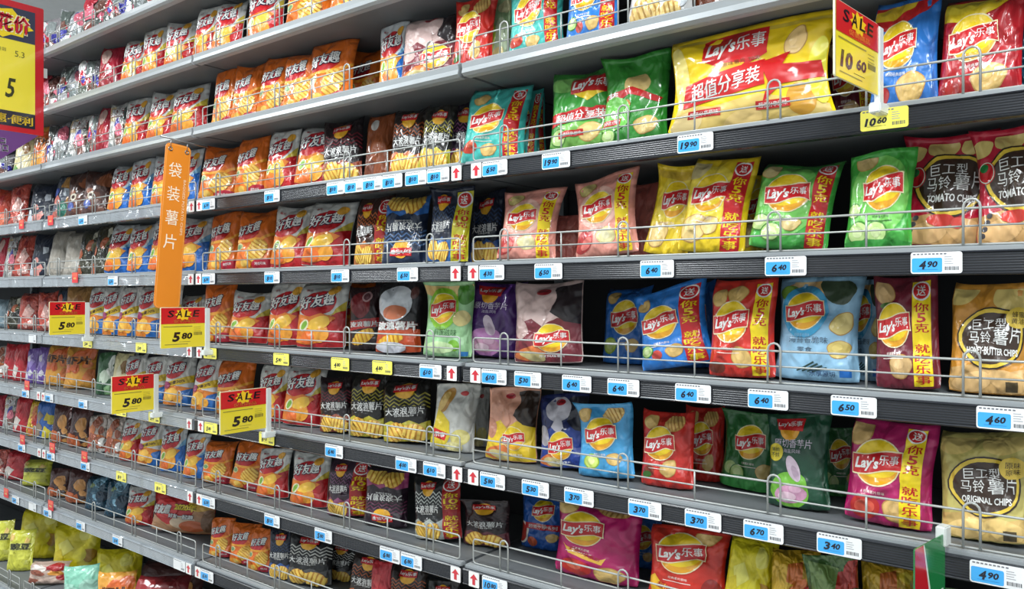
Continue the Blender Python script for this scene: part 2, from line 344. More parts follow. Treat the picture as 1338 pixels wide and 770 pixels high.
@design('S_yellow', 'huge yellow sharing bag with red banner', (244, 208, 20), A=.66)
def _(a):
    a.rect(0, .6, 1, .66, (212, 184, 60)); a.ell(.06, .4, .06, .2, (246, 226, 130), .1); a.poly([(.02, 0), (.98, 0), (.98, .1), (.6, .2), (.3, .16), (.06, .2)], (226, 196, 110))
    a.ell(.14, .08, .11, .07, (240, 214, 150), .2, wob=.05); a.ell(.5, .06, .12, .06, (236, 204, 130), .2, wob=.05); a.chip(.80, .50, .085, 1.3, (238, 200, 130)); a.ell(.84, .14, .08, .1, (206, 150, 40)); a.ell(.95, .3, .06, .2, (236, 226, 60))
    a.poly([(.22, .60), (.26, .615), (.62, .645), (.63, .46), (.52, .40), (.40, .37), (.30, .42), (.22, .46)], (206, 24, 30), 'logo'); a.poly([(.31, .43), (.5, .41), (.42, .34), (.36, .345)], (240, 180, 40), 'logo')
    a.text("Lay's", .34, .52, .19, .13, WHITE, rot=.07, shear=.18, bold=.03, part='logo'); a.text('乐事', .525, .545, .17, .10, WHITE, rot=.07, bold=.012, part='logo')
    a.poly([(.10, .32), (.62, .42), (.64, .25), (.10, .17)], (202, 26, 28)); a.poly([(.60, .40), (.78, .44), (.74, .36), (.96, .36), (.98, .26), (.74, .24), (.62, .14), (.66, .26)], (196, 24, 28))
    a.text('超值分享装', .38, .29, .46, .115, WHITE, rot=.15, bold=.018, shear=.1); a.text('经典原味薯片 70克', .44, .415, .30, .025, (120, 60, 20), rot=.13)
    a.rect(.14, .10, .36, .15, (190, 30, 30)); a.text('超值分享原味', .25, .125, .19, .03, WHITE); a.rect(.58, .1, .78, .15, (190, 30, 30)); a.text('超值分享原味', .68, .125, .17, .03, WHITE)
@design('S_green', 'green sharing bag with red banner', (58, 150, 56), A=1.33)
def _(a):
    share(False, 0)(a); a.poly([(.34, 1.16), (.95, 1.2), (1, .92), (.72, .8), (.36, .9)], (190, 26, 30), 'logo'); a.poly([(.4, .9), (.9, .88), (.66, .74)], (236, 200, 50), 'logo')
    a.text("Lay's", .56, 1.02, .34, .2, WHITE, rot=.05, shear=.2, bold=.035, part='logo'); a.text('乐事', .86, 1.04, .22, .15, WHITE, bold=.03, part='logo')
@design('S_greenfold', 'crumpled green sharing bag with drooping top', (48, 138, 46), A=1.5)
def _(a):
    a.ell(.56, 1.0, .2, .18, (208, 180, 116), .5, wob=.05); a.poly([(.0, .86), (.5, .92), (.95, .74), (.9, .66), (.45, .8), (0, .7)], (196, 30, 30)); a.text('装', .16, .81, .2, .16, WHITE, bold=.04)
    a.ell(.3, .62, .2, .12, (196, 120, 50)); a.ell(.2, .5, .3, .3, (110, 190, 80)); a.rect(.04, .3, .34, .4, (200, 30, 36)); a.text('超值分享', .19, .35, .26, .06, WHITE); a.chip(.72, .28, .18, .4, (214, 188, 120)); a.slice(.16, .14, .12)
def shareup(key, desc, base, tc, bc):
    @design(key, desc, base)
    def _(a):
        a.poly([(0, 1.0), (0, 1.33), (1, 1.33), (1, 1.22), (.5, .98), (.2, .94)], tc)
        a.poly([(.0, 1.2), (.7, 1.32), (.62, 1.2), (.3, 1.06), (0, 1.08)], bc)
        if key == 'S_red': a.text('分享', .76, 1.24, .3, .14, RED, bold=.04, rot=.1)
        a.logo(.4, .72, .28); a.chip(.62, .2, .22, .3); a.ell(.2, .14, .12, .1, (180, 40, 40))
        a.text('美国经典原味', .4, .36, .3, .04, WHITE)
shareup('S_blue', 'blue sharing bag under a red folded header', (44, 116, 196), (204, 30, 34), (236, 200, 50))
shareup('S_red', 'red sharing bag under a yellow printed header', (176, 26, 36), (240, 210, 40), (246, 222, 60))
def hyq(key, desc, base, kind):
    @design(key, desc, base, A=1.36)
    def _(a):
        if kind == 'o':
            a.ell(.38, .83, .32, .2, (196, 30, 38), .3); a.poly([(0, .60), (0, .68), (.3, .66), (.7, .70), (1, .84), (1, .78), (.7, .62), (.4, .60)], (250, 170, 50))
            a.text('好友趣', .38, .92, .64, .25, WHITE, rot=.2, shear=.25, bold=.03, part='logo', outline=(36, 34, 60), ob=.05)
            a.ridge(.64, .40, .28, .22, .95, 7, (238, 196, 84), (214, 150, 40)); a.ell(.16, .5, .1, .09, (222, 206, 140)); a.ell(.16, .5, .07, .06, (120, 160, 110))
            a.ell(.8, .1, .26, .12, (176, 28, 50)); a.ell(.3, .12, .22, .1, (236, 150, 40)); a.ell(.34, .14, .1, .07, (246, 200, 90)); a.text('烤肉风味', .74, .12, .24, .06, WHITE)
        else:
            low, mid = ((196, 30, 36), (232, 128, 38)) if kind == 'r' else ((30, 110, 200), (236, 150, 40))
            a.poly([(0, 0), (1, 0), (1, .86), (.72, .66), (.5, .6), (0, .66)], low)
            a.poly([(1, .78), (1, .98), (.7, .66), (.52, .62)], (214, 190, 70) if kind == 'r' else (120, 180, 220))
            a.ell(.44, .9, .4, .25, (200, 28, 36), .25)
            a.text('好友趣', .44, .96, .74, .27, WHITE, rot=.18, shear=.22, bold=.03, part='logo', outline=(44, 40, 70), ob=.05)
            a.poly([(0, .1), (0, .7), (.3, .64), (.55, .7), (.85, .62), (.66, .46), (.74, .3), (.55, .12), (.3, .06)], mid)
            a.ell(.5, .5, .24, .13, (246, 196, 70), .3, wob=.06); a.ell(.58, .26, .16, .14, (240, 160, 50), .5); a.ell(.3, .2, .16, .12, (230, 110, 40))
            a.ell(.2, .46, .13, .09, (236, 230, 190), 1.2); a.ell(.2, .46, .1, .05, (130, 180, 60), 1.2)
            a.ell(.74, 1.16, .12, .09, (246, 180, 60), .3); a.text('薯片', .2, 1.2, .14, .05, (200, 40, 50))
hyq('H_orange', 'orange ridged crisp bag with white lettering', (236, 116, 34), 'o')
hyq('H_red', 'white and red tomato crisp bag', (232, 232, 228), 'r')
hyq('H_blue', 'white and blue cheese crisp bag', (228, 232, 234), 'b')
@design('H_promo', 'white crisp bag with yellow diagonal sash', (232, 230, 226), A=1.36)
def _(a):
    a.poly([(0, 0), (1, 0), (1, .5), (.4, .55), (0, .5)], (226, 130, 40)); a.poly([(.5, 0), (1, 0), (1, .5), (.7, .4)], (36, 110, 190))
    a.poly([(0, .46), (0, .58), (1, .86), (1, .66)], (238, 200, 40)); a.text('加量20%', .5, .64, .6, .1, (70, 40, 20), rot=.24, bold=.03)
    a.ell(.42, .96, .36, .22, (206, 34, 40), .3); a.text('好友趣', .42, 1.0, .66, .24, WHITE, rot=.2, shear=.2, bold=.02, part='logo', outline=(60, 54, 90), ob=.055)
    a.ell(.35, .3, .25, .16, (246, 190, 80), .4); a.ell(.6, .22, .16, .13, (240, 170, 60)); a.ell(.18, .55, .12, .1, (150, 40, 90))
@design('H_2020', 'big red family bag with yellow 2020 print', (196, 36, 38), A=.72)
def _(a):
    a.poly([(0, 0), (1, 0), (1, .62), (.75, .5), (.6, .2), (.3, .14), (0, .3)], (190, 140, 100)); a.ell(.8, .56, .2, .14, (240, 190, 80), .3); a.ell(.55, .2, .2, .12, (226, 200, 170)); a.ell(.7, .14, .2, .1, (220, 110, 60)); a.ell(.92, .24, .1, .2, (150, 110, 80))
    a.ell(.24, .42, .2, .17, (226, 60, 60)); a.text('好友趣', .17, .4, .3, .17, WHITE, rot=.05, shear=.2, bold=.05, part='logo', outline=(60, 40, 60)); a.text('2020年', .56, .47, .36, .13, (246, 216, 60), bold=.05, shear=.1, outline=(60, 30, 20)); a.text('好友一起趣', .5, .3, .4, .09, WHITE, bold=.04, outline=(60, 60, 90))
def wave(key, desc, base, zc, low, strip=None, flip=False, logo=True):
    @design(key, desc, base, A=1.4)
    def _(a):
        w_ = (strip[0] if strip else 1.0)
        b = Art(1.4)
        for i in range(4): b.zig(.98 - i * .085, .075, 10, .032, zc, 0, w_)
        b.poly([(0, 0), (w_, 0), (w_, .46), (w_ * .8, .38), (w_ * .6, .47), (w_ * .4, .38), (w_ * .2, .47), (0, .4)], low)
        b.rect(.06 * w_, .56, .94 * w_, .78, base)
        b.ridge(w_ * .32, .22, .24 * w_, .2, .5, 5, (246, 204, 90), (214, 150, 50)); b.ridge(w_ * .7, .2, .24 * w_, .18, -.3, 5, (250, 212, 100), (214, 150, 50))
        b.text('大波浪薯片', w_ * .5, .68, .82 * w_, .17, WHITE, bold=.018, rot=.02); b.text('经典香辣味', w_ * .5, .575, .4 * w_, .04, WHITE)
        b.ell(w_ * .5, 1.12, .2 * w_, .17, (244, 180, 40), part='logo'); b.rect(w_ * .26, 1.1, w_ * .74, 1.25, RED, 'logo'); b.text("Lay's乐事", w_ * .5, 1.175, .44 * w_, .1, WHITE, part='logo', bold=.03)
        for it in b.items:
            v = it['v'].copy()
            if flip: v[:, 1] = 1.4 - v[:, 1]; v[:, 0] = w_ - v[:, 0]
            a.add(v, it['f'], it['col'], it['part'])
        if strip: a.strip(strip[0], .98, strip[1], strip[2], '你10克 就吃乐事')
wave('W_maroon', 'black wavy crisp bag with maroon zigzags', (34, 20, 24), (120, 36, 48), (150, 70, 44))
wave('W_orange', 'black wavy crisp bag with burnt orange zigzags', (36, 24, 20), (170, 84, 40), (186, 96, 40))
wave('W_yellow', 'black wavy crisp bag with yellow zigzags', (28, 26, 22), (170, 160, 60), (196, 184, 50))
wave('W_purple', 'purple and black wavy crisp bag', (40, 26, 44), (160, 90, 140), (150, 60, 110))
wave('W_blueflip', 'blue wavy crisp bag standing upside down', (30, 44, 70), (70, 104, 150), (50, 112, 190), None, True)
wave('W_purpleflip', 'purple wavy crisp bag standing upside down', (44, 26, 40), (110, 50, 80), (160, 60, 110), None, True)
wave('W_navy', 'navy wavy crisp bag', (22, 30, 48), (50, 72, 110), (46, 90, 160))
wave('W_navy_y', 'navy wavy crisp bag with yellow promo strip', (26, 34, 54), (60, 84, 120), (56, 106, 170), (.62, (214, 204, 40), RED))
wave('W_orange_r', 'orange wavy crisp bag with red promo strip', (60, 32, 24), (190, 100, 50), (200, 120, 60), (.62, (186, 40, 34), YS))
wave('W_purple_r', 'purple wavy crisp bag with red promo strip', (50, 28, 46), (130, 80, 120), (150, 80, 120), (.62, (176, 30, 32), YS))
wave('W_white_r', 'black and white wavy crisp bag with red strip', (24, 26, 28), (206, 210, 206), (170, 176, 168), (.66, (176, 28, 30), YS))
wave('W_white', 'black and white zigzag wavy crisp bag', (26, 26, 28), (206, 206, 200), (90, 90, 90))
wave('W_dark', 'rounded dark maroon wavy crisp bag', (40, 22, 26), (64, 34, 40), (110, 50, 60))
def chips3(key, desc, base, name, A=1.3, spots=(), low=(206, 160, 100), tag=None):
    @design(key, desc, base, A=A)
    def _(a):
        for x, y, r, ro in spots: a.ell(x, y, r, r * .62, (232, 206, 124), ro, wob=.04, seed=int(x * 10))
        a.poly([(0, 0), (1, 0), (1, .34), (.7, .26), (.4, .36), (0, .3)], low); a.ell(.3, .14, .24, .12, tuple(min(255, c + 26) for c in low), .2, wob=.05); a.ell(.72, .16, .22, .13, tuple(min(255, c + 16) for c in low), -.3, wob=.05)
        a.ell(.52, .68, .42, .38, (52, 36, 26), .12, wob=.03, seed=2); a.ell(.52, .68, .40, .36, (240, 206, 70), .12, wob=.03, seed=2); a.ell(.53, .68, .365, .315, (64, 46, 36), .12, wob=.03, seed=2)
        a.text('巨工型', .5, .84, .42, .13, WHITE, bold=.0, rot=.05); a.text('马铃', .39, .68, .28, .15, WHITE, bold=.0); a.text('薯', .65, .685, .18, .18, WHITE, bold=.012); a.text('片', .82, .72, .12, .2, WHITE, bold=.0)
        a.text(name, .54, .51, .56 if len(name) < 16 else .62, .085, WHITE, bold=.025, rot=-.02)
        if tag: a.ell(.84, .92, .14, .13, (240, 206, 80)); a.text(tag[:2], .84, .96, .15, .07, (70, 46, 20)); a.text(tag[2:] or tag, .84, .88, .15, .07, (70, 46, 20))
        if key == 'C_tomato':
            a.ell(.12, .78, .11, .13, (210, 24, 40)); a.ell(.12, .78, .1, .12, (214, 240, 220)); a.ell(.12, .78, .09, .11, (204, 20, 36)); a.ell(.1, .83, .05, .05, (30, 130, 60)); a.ell(.45, .27, .16, .07, (216, 60, 50)); a.ell(.64, .24, .07, .06, (226, 80, 70))
            for i in range(4): a.ell(.16 - i * .025, .3 - i * .07, .035, .03, (70, 66, 70))
        else: a.rect(.7, .04, .84, .16, (90, 76, 50))
chips3('C_tomato', 'red tomato chip bag with brown emblem', (196, 26, 56), 'TOMATO CHIPS', 1.25, [(.1, 1.06, .14, .4), (.42, 1.12, .18, .2), (.76, 1.12, .15, .1), (.95, .95, .14, .6), (.62, .95, .1, .5)])
chips3('C_honey', 'amber honey butter chip bag with brown emblem', (214, 148, 52), 'HONEY BUTTER CHIPS', 1.36, [(.14, 1.22, .2, .4), (.8, 1.2, .3, .1), (.9, .86, .12, 1)], (220, 176, 112), '蜂蜜黄油')
chips3('C_original', 'pale olive original chip bag with brown emblem', (206, 192, 110), 'ORIGINAL CHIPS', 1.36, [(.2, 1.22, .24, .2), (.75, 1.24, .26, .1)], (222, 186, 110), '原味')
def taro(key, desc, base, cup, t1):
    @design(key, desc, base, A=1.36)
    def _(a):
        a.ell(.38, 1.12, .17, .16, (240, 170, 40), part='logo'); a.poly([(.14, 1.3), (.62, 1.28), (.6, 1.1), (.18, 1.12)], RED, 'logo'); a.text("Lay's乐事", .38, 1.2, .4, .09, WHITE, part='logo', bold=.03)
        a.text(t1, .44, .92, .66, .13, (226, 214, 230), bold=.01); a.text('海盐风味', .42, .81, .3, .06, (220, 210, 226))
        a.ell(.4, .26, .32, .26, cup, wob=.05); a.ell(.42, .2, .26, .13, (206, 150, 180), .1); a.ell(.36, .16, .14, .07, (232, 200, 214)); a.ell(.5, .28, .1, .06, (226, 180, 204)); a.ell(.46, .56, .1, .2, (222, 200, 216), .5); a.ell(.5, .5, .05, .12, (196, 170, 190), .5)
        if key == 'T_green': a.ell(.14, .78, .13, .13, (236, 214, 50)); a.text('薄脆', .14, .82, .15, .06, (20, 40, 20)); a.text('不烘', .14, .74, .15, .07, (20, 40, 20))
taro('T_purple', 'dark purple taro crisp bag', (78, 36, 112), (196, 130, 190), '原切香芋片')
taro('T_green', 'dark green taro crisp bag with lime cup', (22, 74, 50), (120, 190, 60), '原切香芋片')
def poster(key, desc, top, hair, dress, lg=(.62, .42, .22), base=None):
    @design(key, desc, base or top, A=1.4)
    def _(a):
        a.poly([(0, 0), (1, 0), (1, .7), (.7, .76), (.48, .62), (.3, .76), (0, .62)], dress); a.poly([(.62, 1.3), (1, 1.4), (1, .66), (.8, .7), (.6, .86), (.66, 1.06)], hair); a.ell(.42, 1.1, .26, .24, tuple(max(0, c - 8) for c in top)); a.ell(.46, 1.22, .11, .06, (176, 24, 40)); a.ell(.46, 1.225, .1, .012, (120, 10, 20))
        a.poly([(.3, .76), (.48, .62), (.56, .74), (.5, .92), (.4, .92)], top); a.ell(.12, .6, .12, .2, tuple(max(0, c - 26) for c in top), .3); a.ell(.3, .16, .26, .12, (220, 120, 60), .2, wob=.06); a.ell(.34, .12, .2, .08, (206, 190, 130), -.2, wob=.06)
        a.logo(*lg)
        a.text('限定风味薯片', lg[0], lg[1] - .3, .36, .04, WHITE)
poster('G_maroon', 'pale pink and maroon crisp bag with lips print', (226, 196, 190), (38, 26, 30), (126, 40, 52))
poster('G_yellow', 'salmon and yellow crisp bag with figure print', (222, 160, 134), (50, 34, 24), (236, 200, 40), (.62, .44, .2))
poster('G_navy', 'pale and dark blue crisp bag with figure print', (200, 196, 206), (22, 26, 44), (30, 62, 150), (.5, .42, .24), (26, 40, 96))
@design('K_black', 'black wavy crisp bag with pale round patch', (30, 26, 30), A=1.4)
def _(a):
    a.poly([(0, 0), (1, 0), (1, .46), (0, .5)], (196, 76, 36)); a.ell(.42, .96, .4, .36, (222, 226, 232), wob=.03); a.ell(.44, .78, .28, .14, (226, 130, 90)); a.ell(.84, 1.16, .1, .12, (90, 50, 44)); a.text('波浪薯片', .5, .52, .9, .17, WHITE, bold=.05, outline=(150, 40, 30)); a.ridge(.4, .26, .3, .1, .2, 6); a.ell(.4, .12, .34, .1, (206, 206, 214))
@design('K_red', 'dark red wavy crisp bag beside black one', (44, 22, 26), A=1.4)
def _(a):
    a.ell(.4, 1.0, .34, .3, (130, 34, 40), wob=.06); a.ell(.6, 1.16, .16, .12, (190, 150, 150)); a.ell(.6, 1.16, .11, .08, (90, 40, 50)); a.poly([(0, .42), (1, .5), (1, .7), (0, .64)], (196, 40, 40)); a.text('波浪薯片', .5, .56, .9, .14, WHITE, bold=.04); a.ridge(.5, .28, .36, .14, .3, 6)
@design('B_banana', 'grey white crisp bag with banana print', (206, 206, 200), A=1.4)
def _(a):
    a.ell(.3, 1.04, .3, .14, (190, 140, 60), 1.1); a.ell(.24, 1.0, .24, .08, (226, 190, 110), 1.1); a.poly([(0, .1), (.12, .84), (.44, .6), (.5, .3), (.4, .05)], (226, 200, 50)); a.poly([(.08, .44), (.44, .36), (.4, .2), (.1, .26)], RED, 'logo'); a.text('乐事', .26, .315, .26, .11, WHITE, bold=.03, part='logo'); a.ell(.72, .3, .22, .16, (226, 214, 130), .3); a.ell(.6, .1, .2, .1, (236, 226, 160)); a.ell(.7, 1.2, .1, .05, (200, 60, 60))
@design('P_bronze', 'plain bronze crisp bag turned backwards', (150, 76, 36), A=1.4)
def _(a): a.ell(.3, 1.2, .16, .12, (226, 220, 214)); a.poly([(0, 0), (.4, 0), (.5, .5), (.2, .9), (0, .6)], (116, 56, 30)); a.ell(.5, .7, .25, .3, (160, 84, 44))
@design('B_gold', 'white and gold chip bag cut by the frame', (206, 206, 204), A=1.2)
def _(a): a.ridge(.35, .2, .3, .2, .5, 7, (236, 200, 120), (206, 160, 80)); a.ell(.75, .3, .2, .16, (190, 196, 200)); a.ridge(.65, .12, .22, .12, .2, 6, (236, 206, 130), (206, 160, 80))
@design('B_herb', 'pale herb green crisp bag', (150, 180, 130), A=1.4)
def _(a): a.ell(.6, .5, .3, .5, (190, 206, 170), .3); a.ell(.5, .3, .24, .14, (226, 206, 140), .4); a.ell(.2, .6, .16, .3, (170, 190, 60)); a.rect(0, .5, .2, .7, RED); a.ell(.6, 1.2, .3, .12, (206, 200, 150))
def plain(key, desc, base, cols, n=9, mat='film', A=1.4, txt=None, seed=3):
    @design(key, desc, base, A=A, mat=mat)
    def _(a):
        R = random.Random(seed)
        for i in range(n):
            c = R.choice(cols); x, y = R.uniform(.05, .95), R.uniform(.1, A - .2); k = R.uniform(.1, .26)
            if R.random() < .5: a.ell(x, y, k, k * R.uniform(.5, 1.2), c, R.uniform(0, 3), n=12, wob=.08, seed=i)
            else:
                t = R.uniform(0, 6); a.poly([(x + k * 1.3 * math.cos(t + q), y + k * 1.3 * math.sin(t + q)) for q in (0, 2.0, 3.4, 4.6)], c)
        if key == 'N_brown': a.ell(.42, .7, .14, .13, (222, 212, 192)); a.ell(.42, .7, .07, .065, (70, 42, 34))
        if txt: a.text(txt[0], .5, A * txt[3], .8, .26, txt[1], bold=.05, outline=txt[2])
CLR = [(200, 206, 210), (236, 238, 240), (150, 160, 160), (190, 40, 60), (60, 60, 160), (120, 80, 70), (226, 120, 140), (90, 100, 96), (210, 190, 150)]
plain('M_a', 'clear shiny bag of assorted snack sachets', (168, 172, 176), CLR, 16, 'film_shiny', 1.2, seed=4)
plain('M_b', 'clear silver bag of red and blue sachets', (150, 146, 150), CLR + [(190, 40, 60), (70, 70, 180)], 18, 'film_shiny', 1.2, seed=9)
plain('M_c', 'clear bag of brown and pink sachets', (140, 122, 116), CLR + [(150, 70, 60), (206, 80, 110)], 16, 'film_shiny', 1.2, seed=21)
plain('M_white', 'clear white lettered snack bag', (200, 200, 196), CLR, 8, 'film_shiny', 1.4, ('果冻', (240, 240, 240), (150, 30, 40), .8), seed=2)
plain('M_red', 'glossy crimson snack bag', (176, 34, 56), [(196, 50, 60), (206, 170, 160), (150, 24, 40)], 5, 'film', 1.4, seed=5)
plain('N_navy', 'navy snack bag with coral side', (34, 42, 60), [(216, 110, 96), (226, 150, 140), (50, 60, 84), (200, 206, 214)], 6, 'film', 1.5, seed=8)
plain('N_navy2', 'black navy snack bag with orange corner', (30, 36, 48), [(206, 96, 70), (44, 60, 80), (60, 80, 100)], 5, 'film', 1.5, seed=13)
plain('N_coral', 'coral and white snack bag', (206, 86, 70), [(230, 180, 170), (236, 236, 232), (160, 50, 50), (60, 50, 60)], 8, 'film_shiny', 1.5, seed=7)
plain('N_brown', 'dark brown snack bag with ring emblem', (78, 46, 38), [(110, 66, 50), (200, 150, 80), (60, 80, 150), (150, 84, 50)], 7, 'film', 1.6, None, seed=11)
plain('N_teal', 'teal and blue patterned snack bag', (90, 96, 110), [(40, 120, 100), (50, 80, 170), (206, 110, 96), (170, 180, 190), (206, 150, 80)], 10, 'film_shiny', 1.4, seed=6)
plain('N_red', 'red orange crisp snack bag', (206, 70, 44), [(226, 120, 90), (190, 40, 40), (236, 190, 110)], 7, 'film', 1.4, seed=3)
plain('P_grey', 'matte beige grey snack bag', (172, 164, 152), [(182, 176, 166), (160, 150, 138)], 3, 'film', 1.5, seed=1)
plain('P_olive', 'dark olive snack bag', (64, 62, 46), [(110, 104, 60), (40, 40, 36), (180, 90, 50), (206, 200, 180)], 8, 'film_shiny', 1.5, seed=17)
plain('P_tan', 'tan brown snack bag with pale window', (176, 130, 76), [(150, 100, 50), (196, 200, 180), (120, 160, 160)], 5, 'film', 1.4, seed=14)
plain('P_red', 'bright red snack bag', (198, 40, 52), [(214, 70, 70), (226, 214, 206), (170, 28, 40)], 4, 'film', 1.5, seed=15)
plain('P_purple', 'lilac purple snack bag', (120, 90, 170), [(160, 140, 206), (90, 60, 140), (220, 214, 226), (230, 200, 90)], 8, 'film', 1.5, seed=16)
plain('P_amber', 'amber snack bag with bold dark characters', (226, 160, 60), [(236, 190, 90), (214, 100, 40), (226, 120, 50), (240, 200, 110)], 8, 'film', 1.35, ('虾片', (70, 36, 24), (236, 150, 60), .62), seed=18)
plain('P_forest', 'green and white patterned snack bag', (60, 104, 66), [(196, 210, 190), (40, 84, 50), (120, 160, 110), (226, 230, 220)], 9, 'film', 1.5, seed=19)
plain('P_cream', 'cream snack bag with green base', (222, 210, 160), [(120, 170, 90), (232, 224, 190), (150, 110, 60)], 5, 'film', 1.5, seed=20)
plain('P_bluey', 'blue topped snack bag with yellow edges', (60, 110, 190), [(226, 200, 50), (150, 130, 110), (190, 170, 120), (230, 210, 60)], 7, 'film', 1.4, seed=22)
plain('P_meat', 'dark maroon meat snack bag', (84, 46, 44), [(150, 60, 56), (190, 96, 50), (214, 150, 80), (60, 40, 40)], 9, 'film', 1.4, seed=23)
plain('P_pretzel', 'white and red ring snack bag', (206, 190, 180), [(190, 50, 44), (226, 130, 70), (240, 236, 230), (170, 90, 60), (90, 120, 180)], 12, 'film_shiny', 1.3, seed=24)
plain('P_lime', 'lime yellow snack bag with dark lettering', (206, 206, 70), [(226, 226, 90), (236, 234, 170), (180, 180, 60), (226, 190, 110)], 6, 'film', 1.5, ('豌豆', (40, 44, 24), (220, 220, 120), .6), seed=25)
plain('P_tealbag', 'deep teal glossy snack bag', (24, 72, 96), [(40, 96, 120), (130, 180, 206), (20, 56, 80), (120, 140, 90)], 6, 'film_shiny', 1.6, seed=26)
plain('P_lemon', 'lemon yellow crumpled snack bag', (236, 220, 30), [(246, 232, 60), (222, 200, 30), (200, 150, 40), (244, 236, 110)], 5, 'film', 1.1, seed=27)
plain('P_mint', 'mint green and sand snack bag', (140, 206, 180), [(170, 220, 200), (196, 170, 110), (150, 120, 70)], 4, 'film', 1.4, seed=28)
plain('P_photo', 'red and white picture snack bag', (196, 170, 156), [(176, 40, 44), (226, 216, 206), (226, 150, 50), (160, 90, 70)], 8, 'film', 1.4, seed=29)
plain('P_wine', 'dark wine red snack bag', (120, 26, 32), [(150, 40, 44), (90, 20, 26), (170, 150, 150)], 5, 'film', 1.0, seed=30)
plain('P_slate', 'pale slate blue snack bag', (120, 140, 150), [(140, 160, 170), (100, 120, 130)], 3, 'film', 1.4, seed=31)
plain('P_fruit', 'yellow and red fruit snack bag', (226, 180, 40), [(206, 50, 40), (240, 210, 60), (226, 120, 50), (200, 60, 60)], 9, 'film_shiny', 1.3, seed=32)
plain('P_leaf', 'glossy green and red snack bag', (70, 110, 50), [(120, 150, 80), (190, 50, 40), (60, 90, 40), (206, 190, 110)], 9, 'film_shiny', 1.3, seed=33)

# ------------------------------------------------------------------ bag shapes
DN = 0.36                                    # thickness of a bag over its width
LODS = {0: (20, 26, .0022), 1: (13, 17, .0032), 2: (9, 11, .0045)}
def surface(lod, var, side):
    nu, nv, _ = LODS[lod]
    R = random.Random(100 + var)
    u = np.linspace(0, 1, nu + 1)[None, :].repeat(nv + 1, 0); v = np.linspace(0, 1, nv + 1)[:, None].repeat(nu + 1, 1)
    pinch = R.uniform(.05, .13); flare = R.uniform(-.09, .04); skew = R.uniform(-.07, .07)
    hw = .5 * (1 - pinch * np.sin(np.pi * np.clip(v * 1.02, 0, 1)) ** .9 + flare * np.clip((v - .85) / .15, 0, 1) - .05 * np.clip((.08 - v) / .08, 0, 1))
    xx = (2 * u - 1)
    x = xx * hw + skew * np.clip(v - .5, 0, 1) ** 2 * 2
    g = np.interp(v, [0, .03, .10, .22, .5, .72, .86, .935, .95, 1], [.42, .60, .86, 1.0, 1.0, .80, .46, .07, .03, .03])
    f = np.clip(1 - np.abs(xx) ** 2.4, 0, 1) ** .62
    t = .5 * DN * f * g
    ph = [R.uniform(0, 6.28) for _ in range(8)]; k1 = R.uniform(2.5, 4.5)
    inner = np.clip(f * 1.4, 0, 1)
    wr = .030 * np.sin(k1 * 2 * np.pi * u + ph[0] + 1.5 * v) * np.exp(-((1 - v) / .24) ** 2) + .020 * np.sin((k1 + 1) * 2 * np.pi * u + ph[1]) * np.exp(-(v / .2) ** 2)
    wr += .010 * np.sin(2 * np.pi * (1.3 * u + 1.1 * v) + ph[2]) + .007 * np.sin(2 * np.pi * (2.2 * u - 1.7 * v) + ph[3])
    for i in range(10):                       # sharp folds
        a = R.uniform(-1.1, 1.1) + (1.57 if i % 2 else 0); cxx, cyy = R.uniform(.15, .85), R.uniform(.2, .95)
        d = (u - cxx) * math.cos(a) + (v - cyy) * math.sin(a) * 1.3; e = -(u - cxx) * math.sin(a) + (v - cyy) * math.cos(a) * 1.3
        wr += R.choice((-1, -1, 1)) * R.uniform(.025, .05) * np.exp(-(np.sqrt(d * d + .0004) - .02) / .05) * np.exp(-(e / .32) ** 2)
    edge = np.clip(np.minimum(u, 1 - u) / .06, 0, 1) * np.clip((.95 - v) / .06, 0, 1)
    t = t + wr * edge * inner * (1 if side < 0 else .6)
    wave_top = .045 * np.sin(2 * np.pi * u * R.uniform(.6, 1.4) + ph[4]) * np.clip((v - .8) / .2, 0, 1)
    y = side * t + wave_top + R.uniform(-.25, .35) * np.clip((v - .80) / .2, 0, 1) ** 2 * .6
    tilt = R.uniform(-.12, .12); z = v * (1 - .03 * abs(tilt)) + tilt * (u - .5) * np.clip((v - .55) / .45, 0, 1) ** 1.5 + R.uniform(-.03, .05) * np.abs(xx) ** 4 * np.clip((v - .75) / .25, 0, 1) - (.022 * np.abs(xx) ** 3) * (v > .93) * R.uniform(-1, 1) + .018 * np.abs(xx) ** 4 * np.exp(-(v / .1) ** 2)
    return np.stack([x, y, z], -1)
def grid_normals(G):
    du = np.gradient(G, axis=1); dv = np.gradient(G, axis=0)
    n = np.cross(du, dv); n /= np.linalg.norm(n, axis=2, keepdims=True) + 1e-9
    return n
ARTCUT = {}
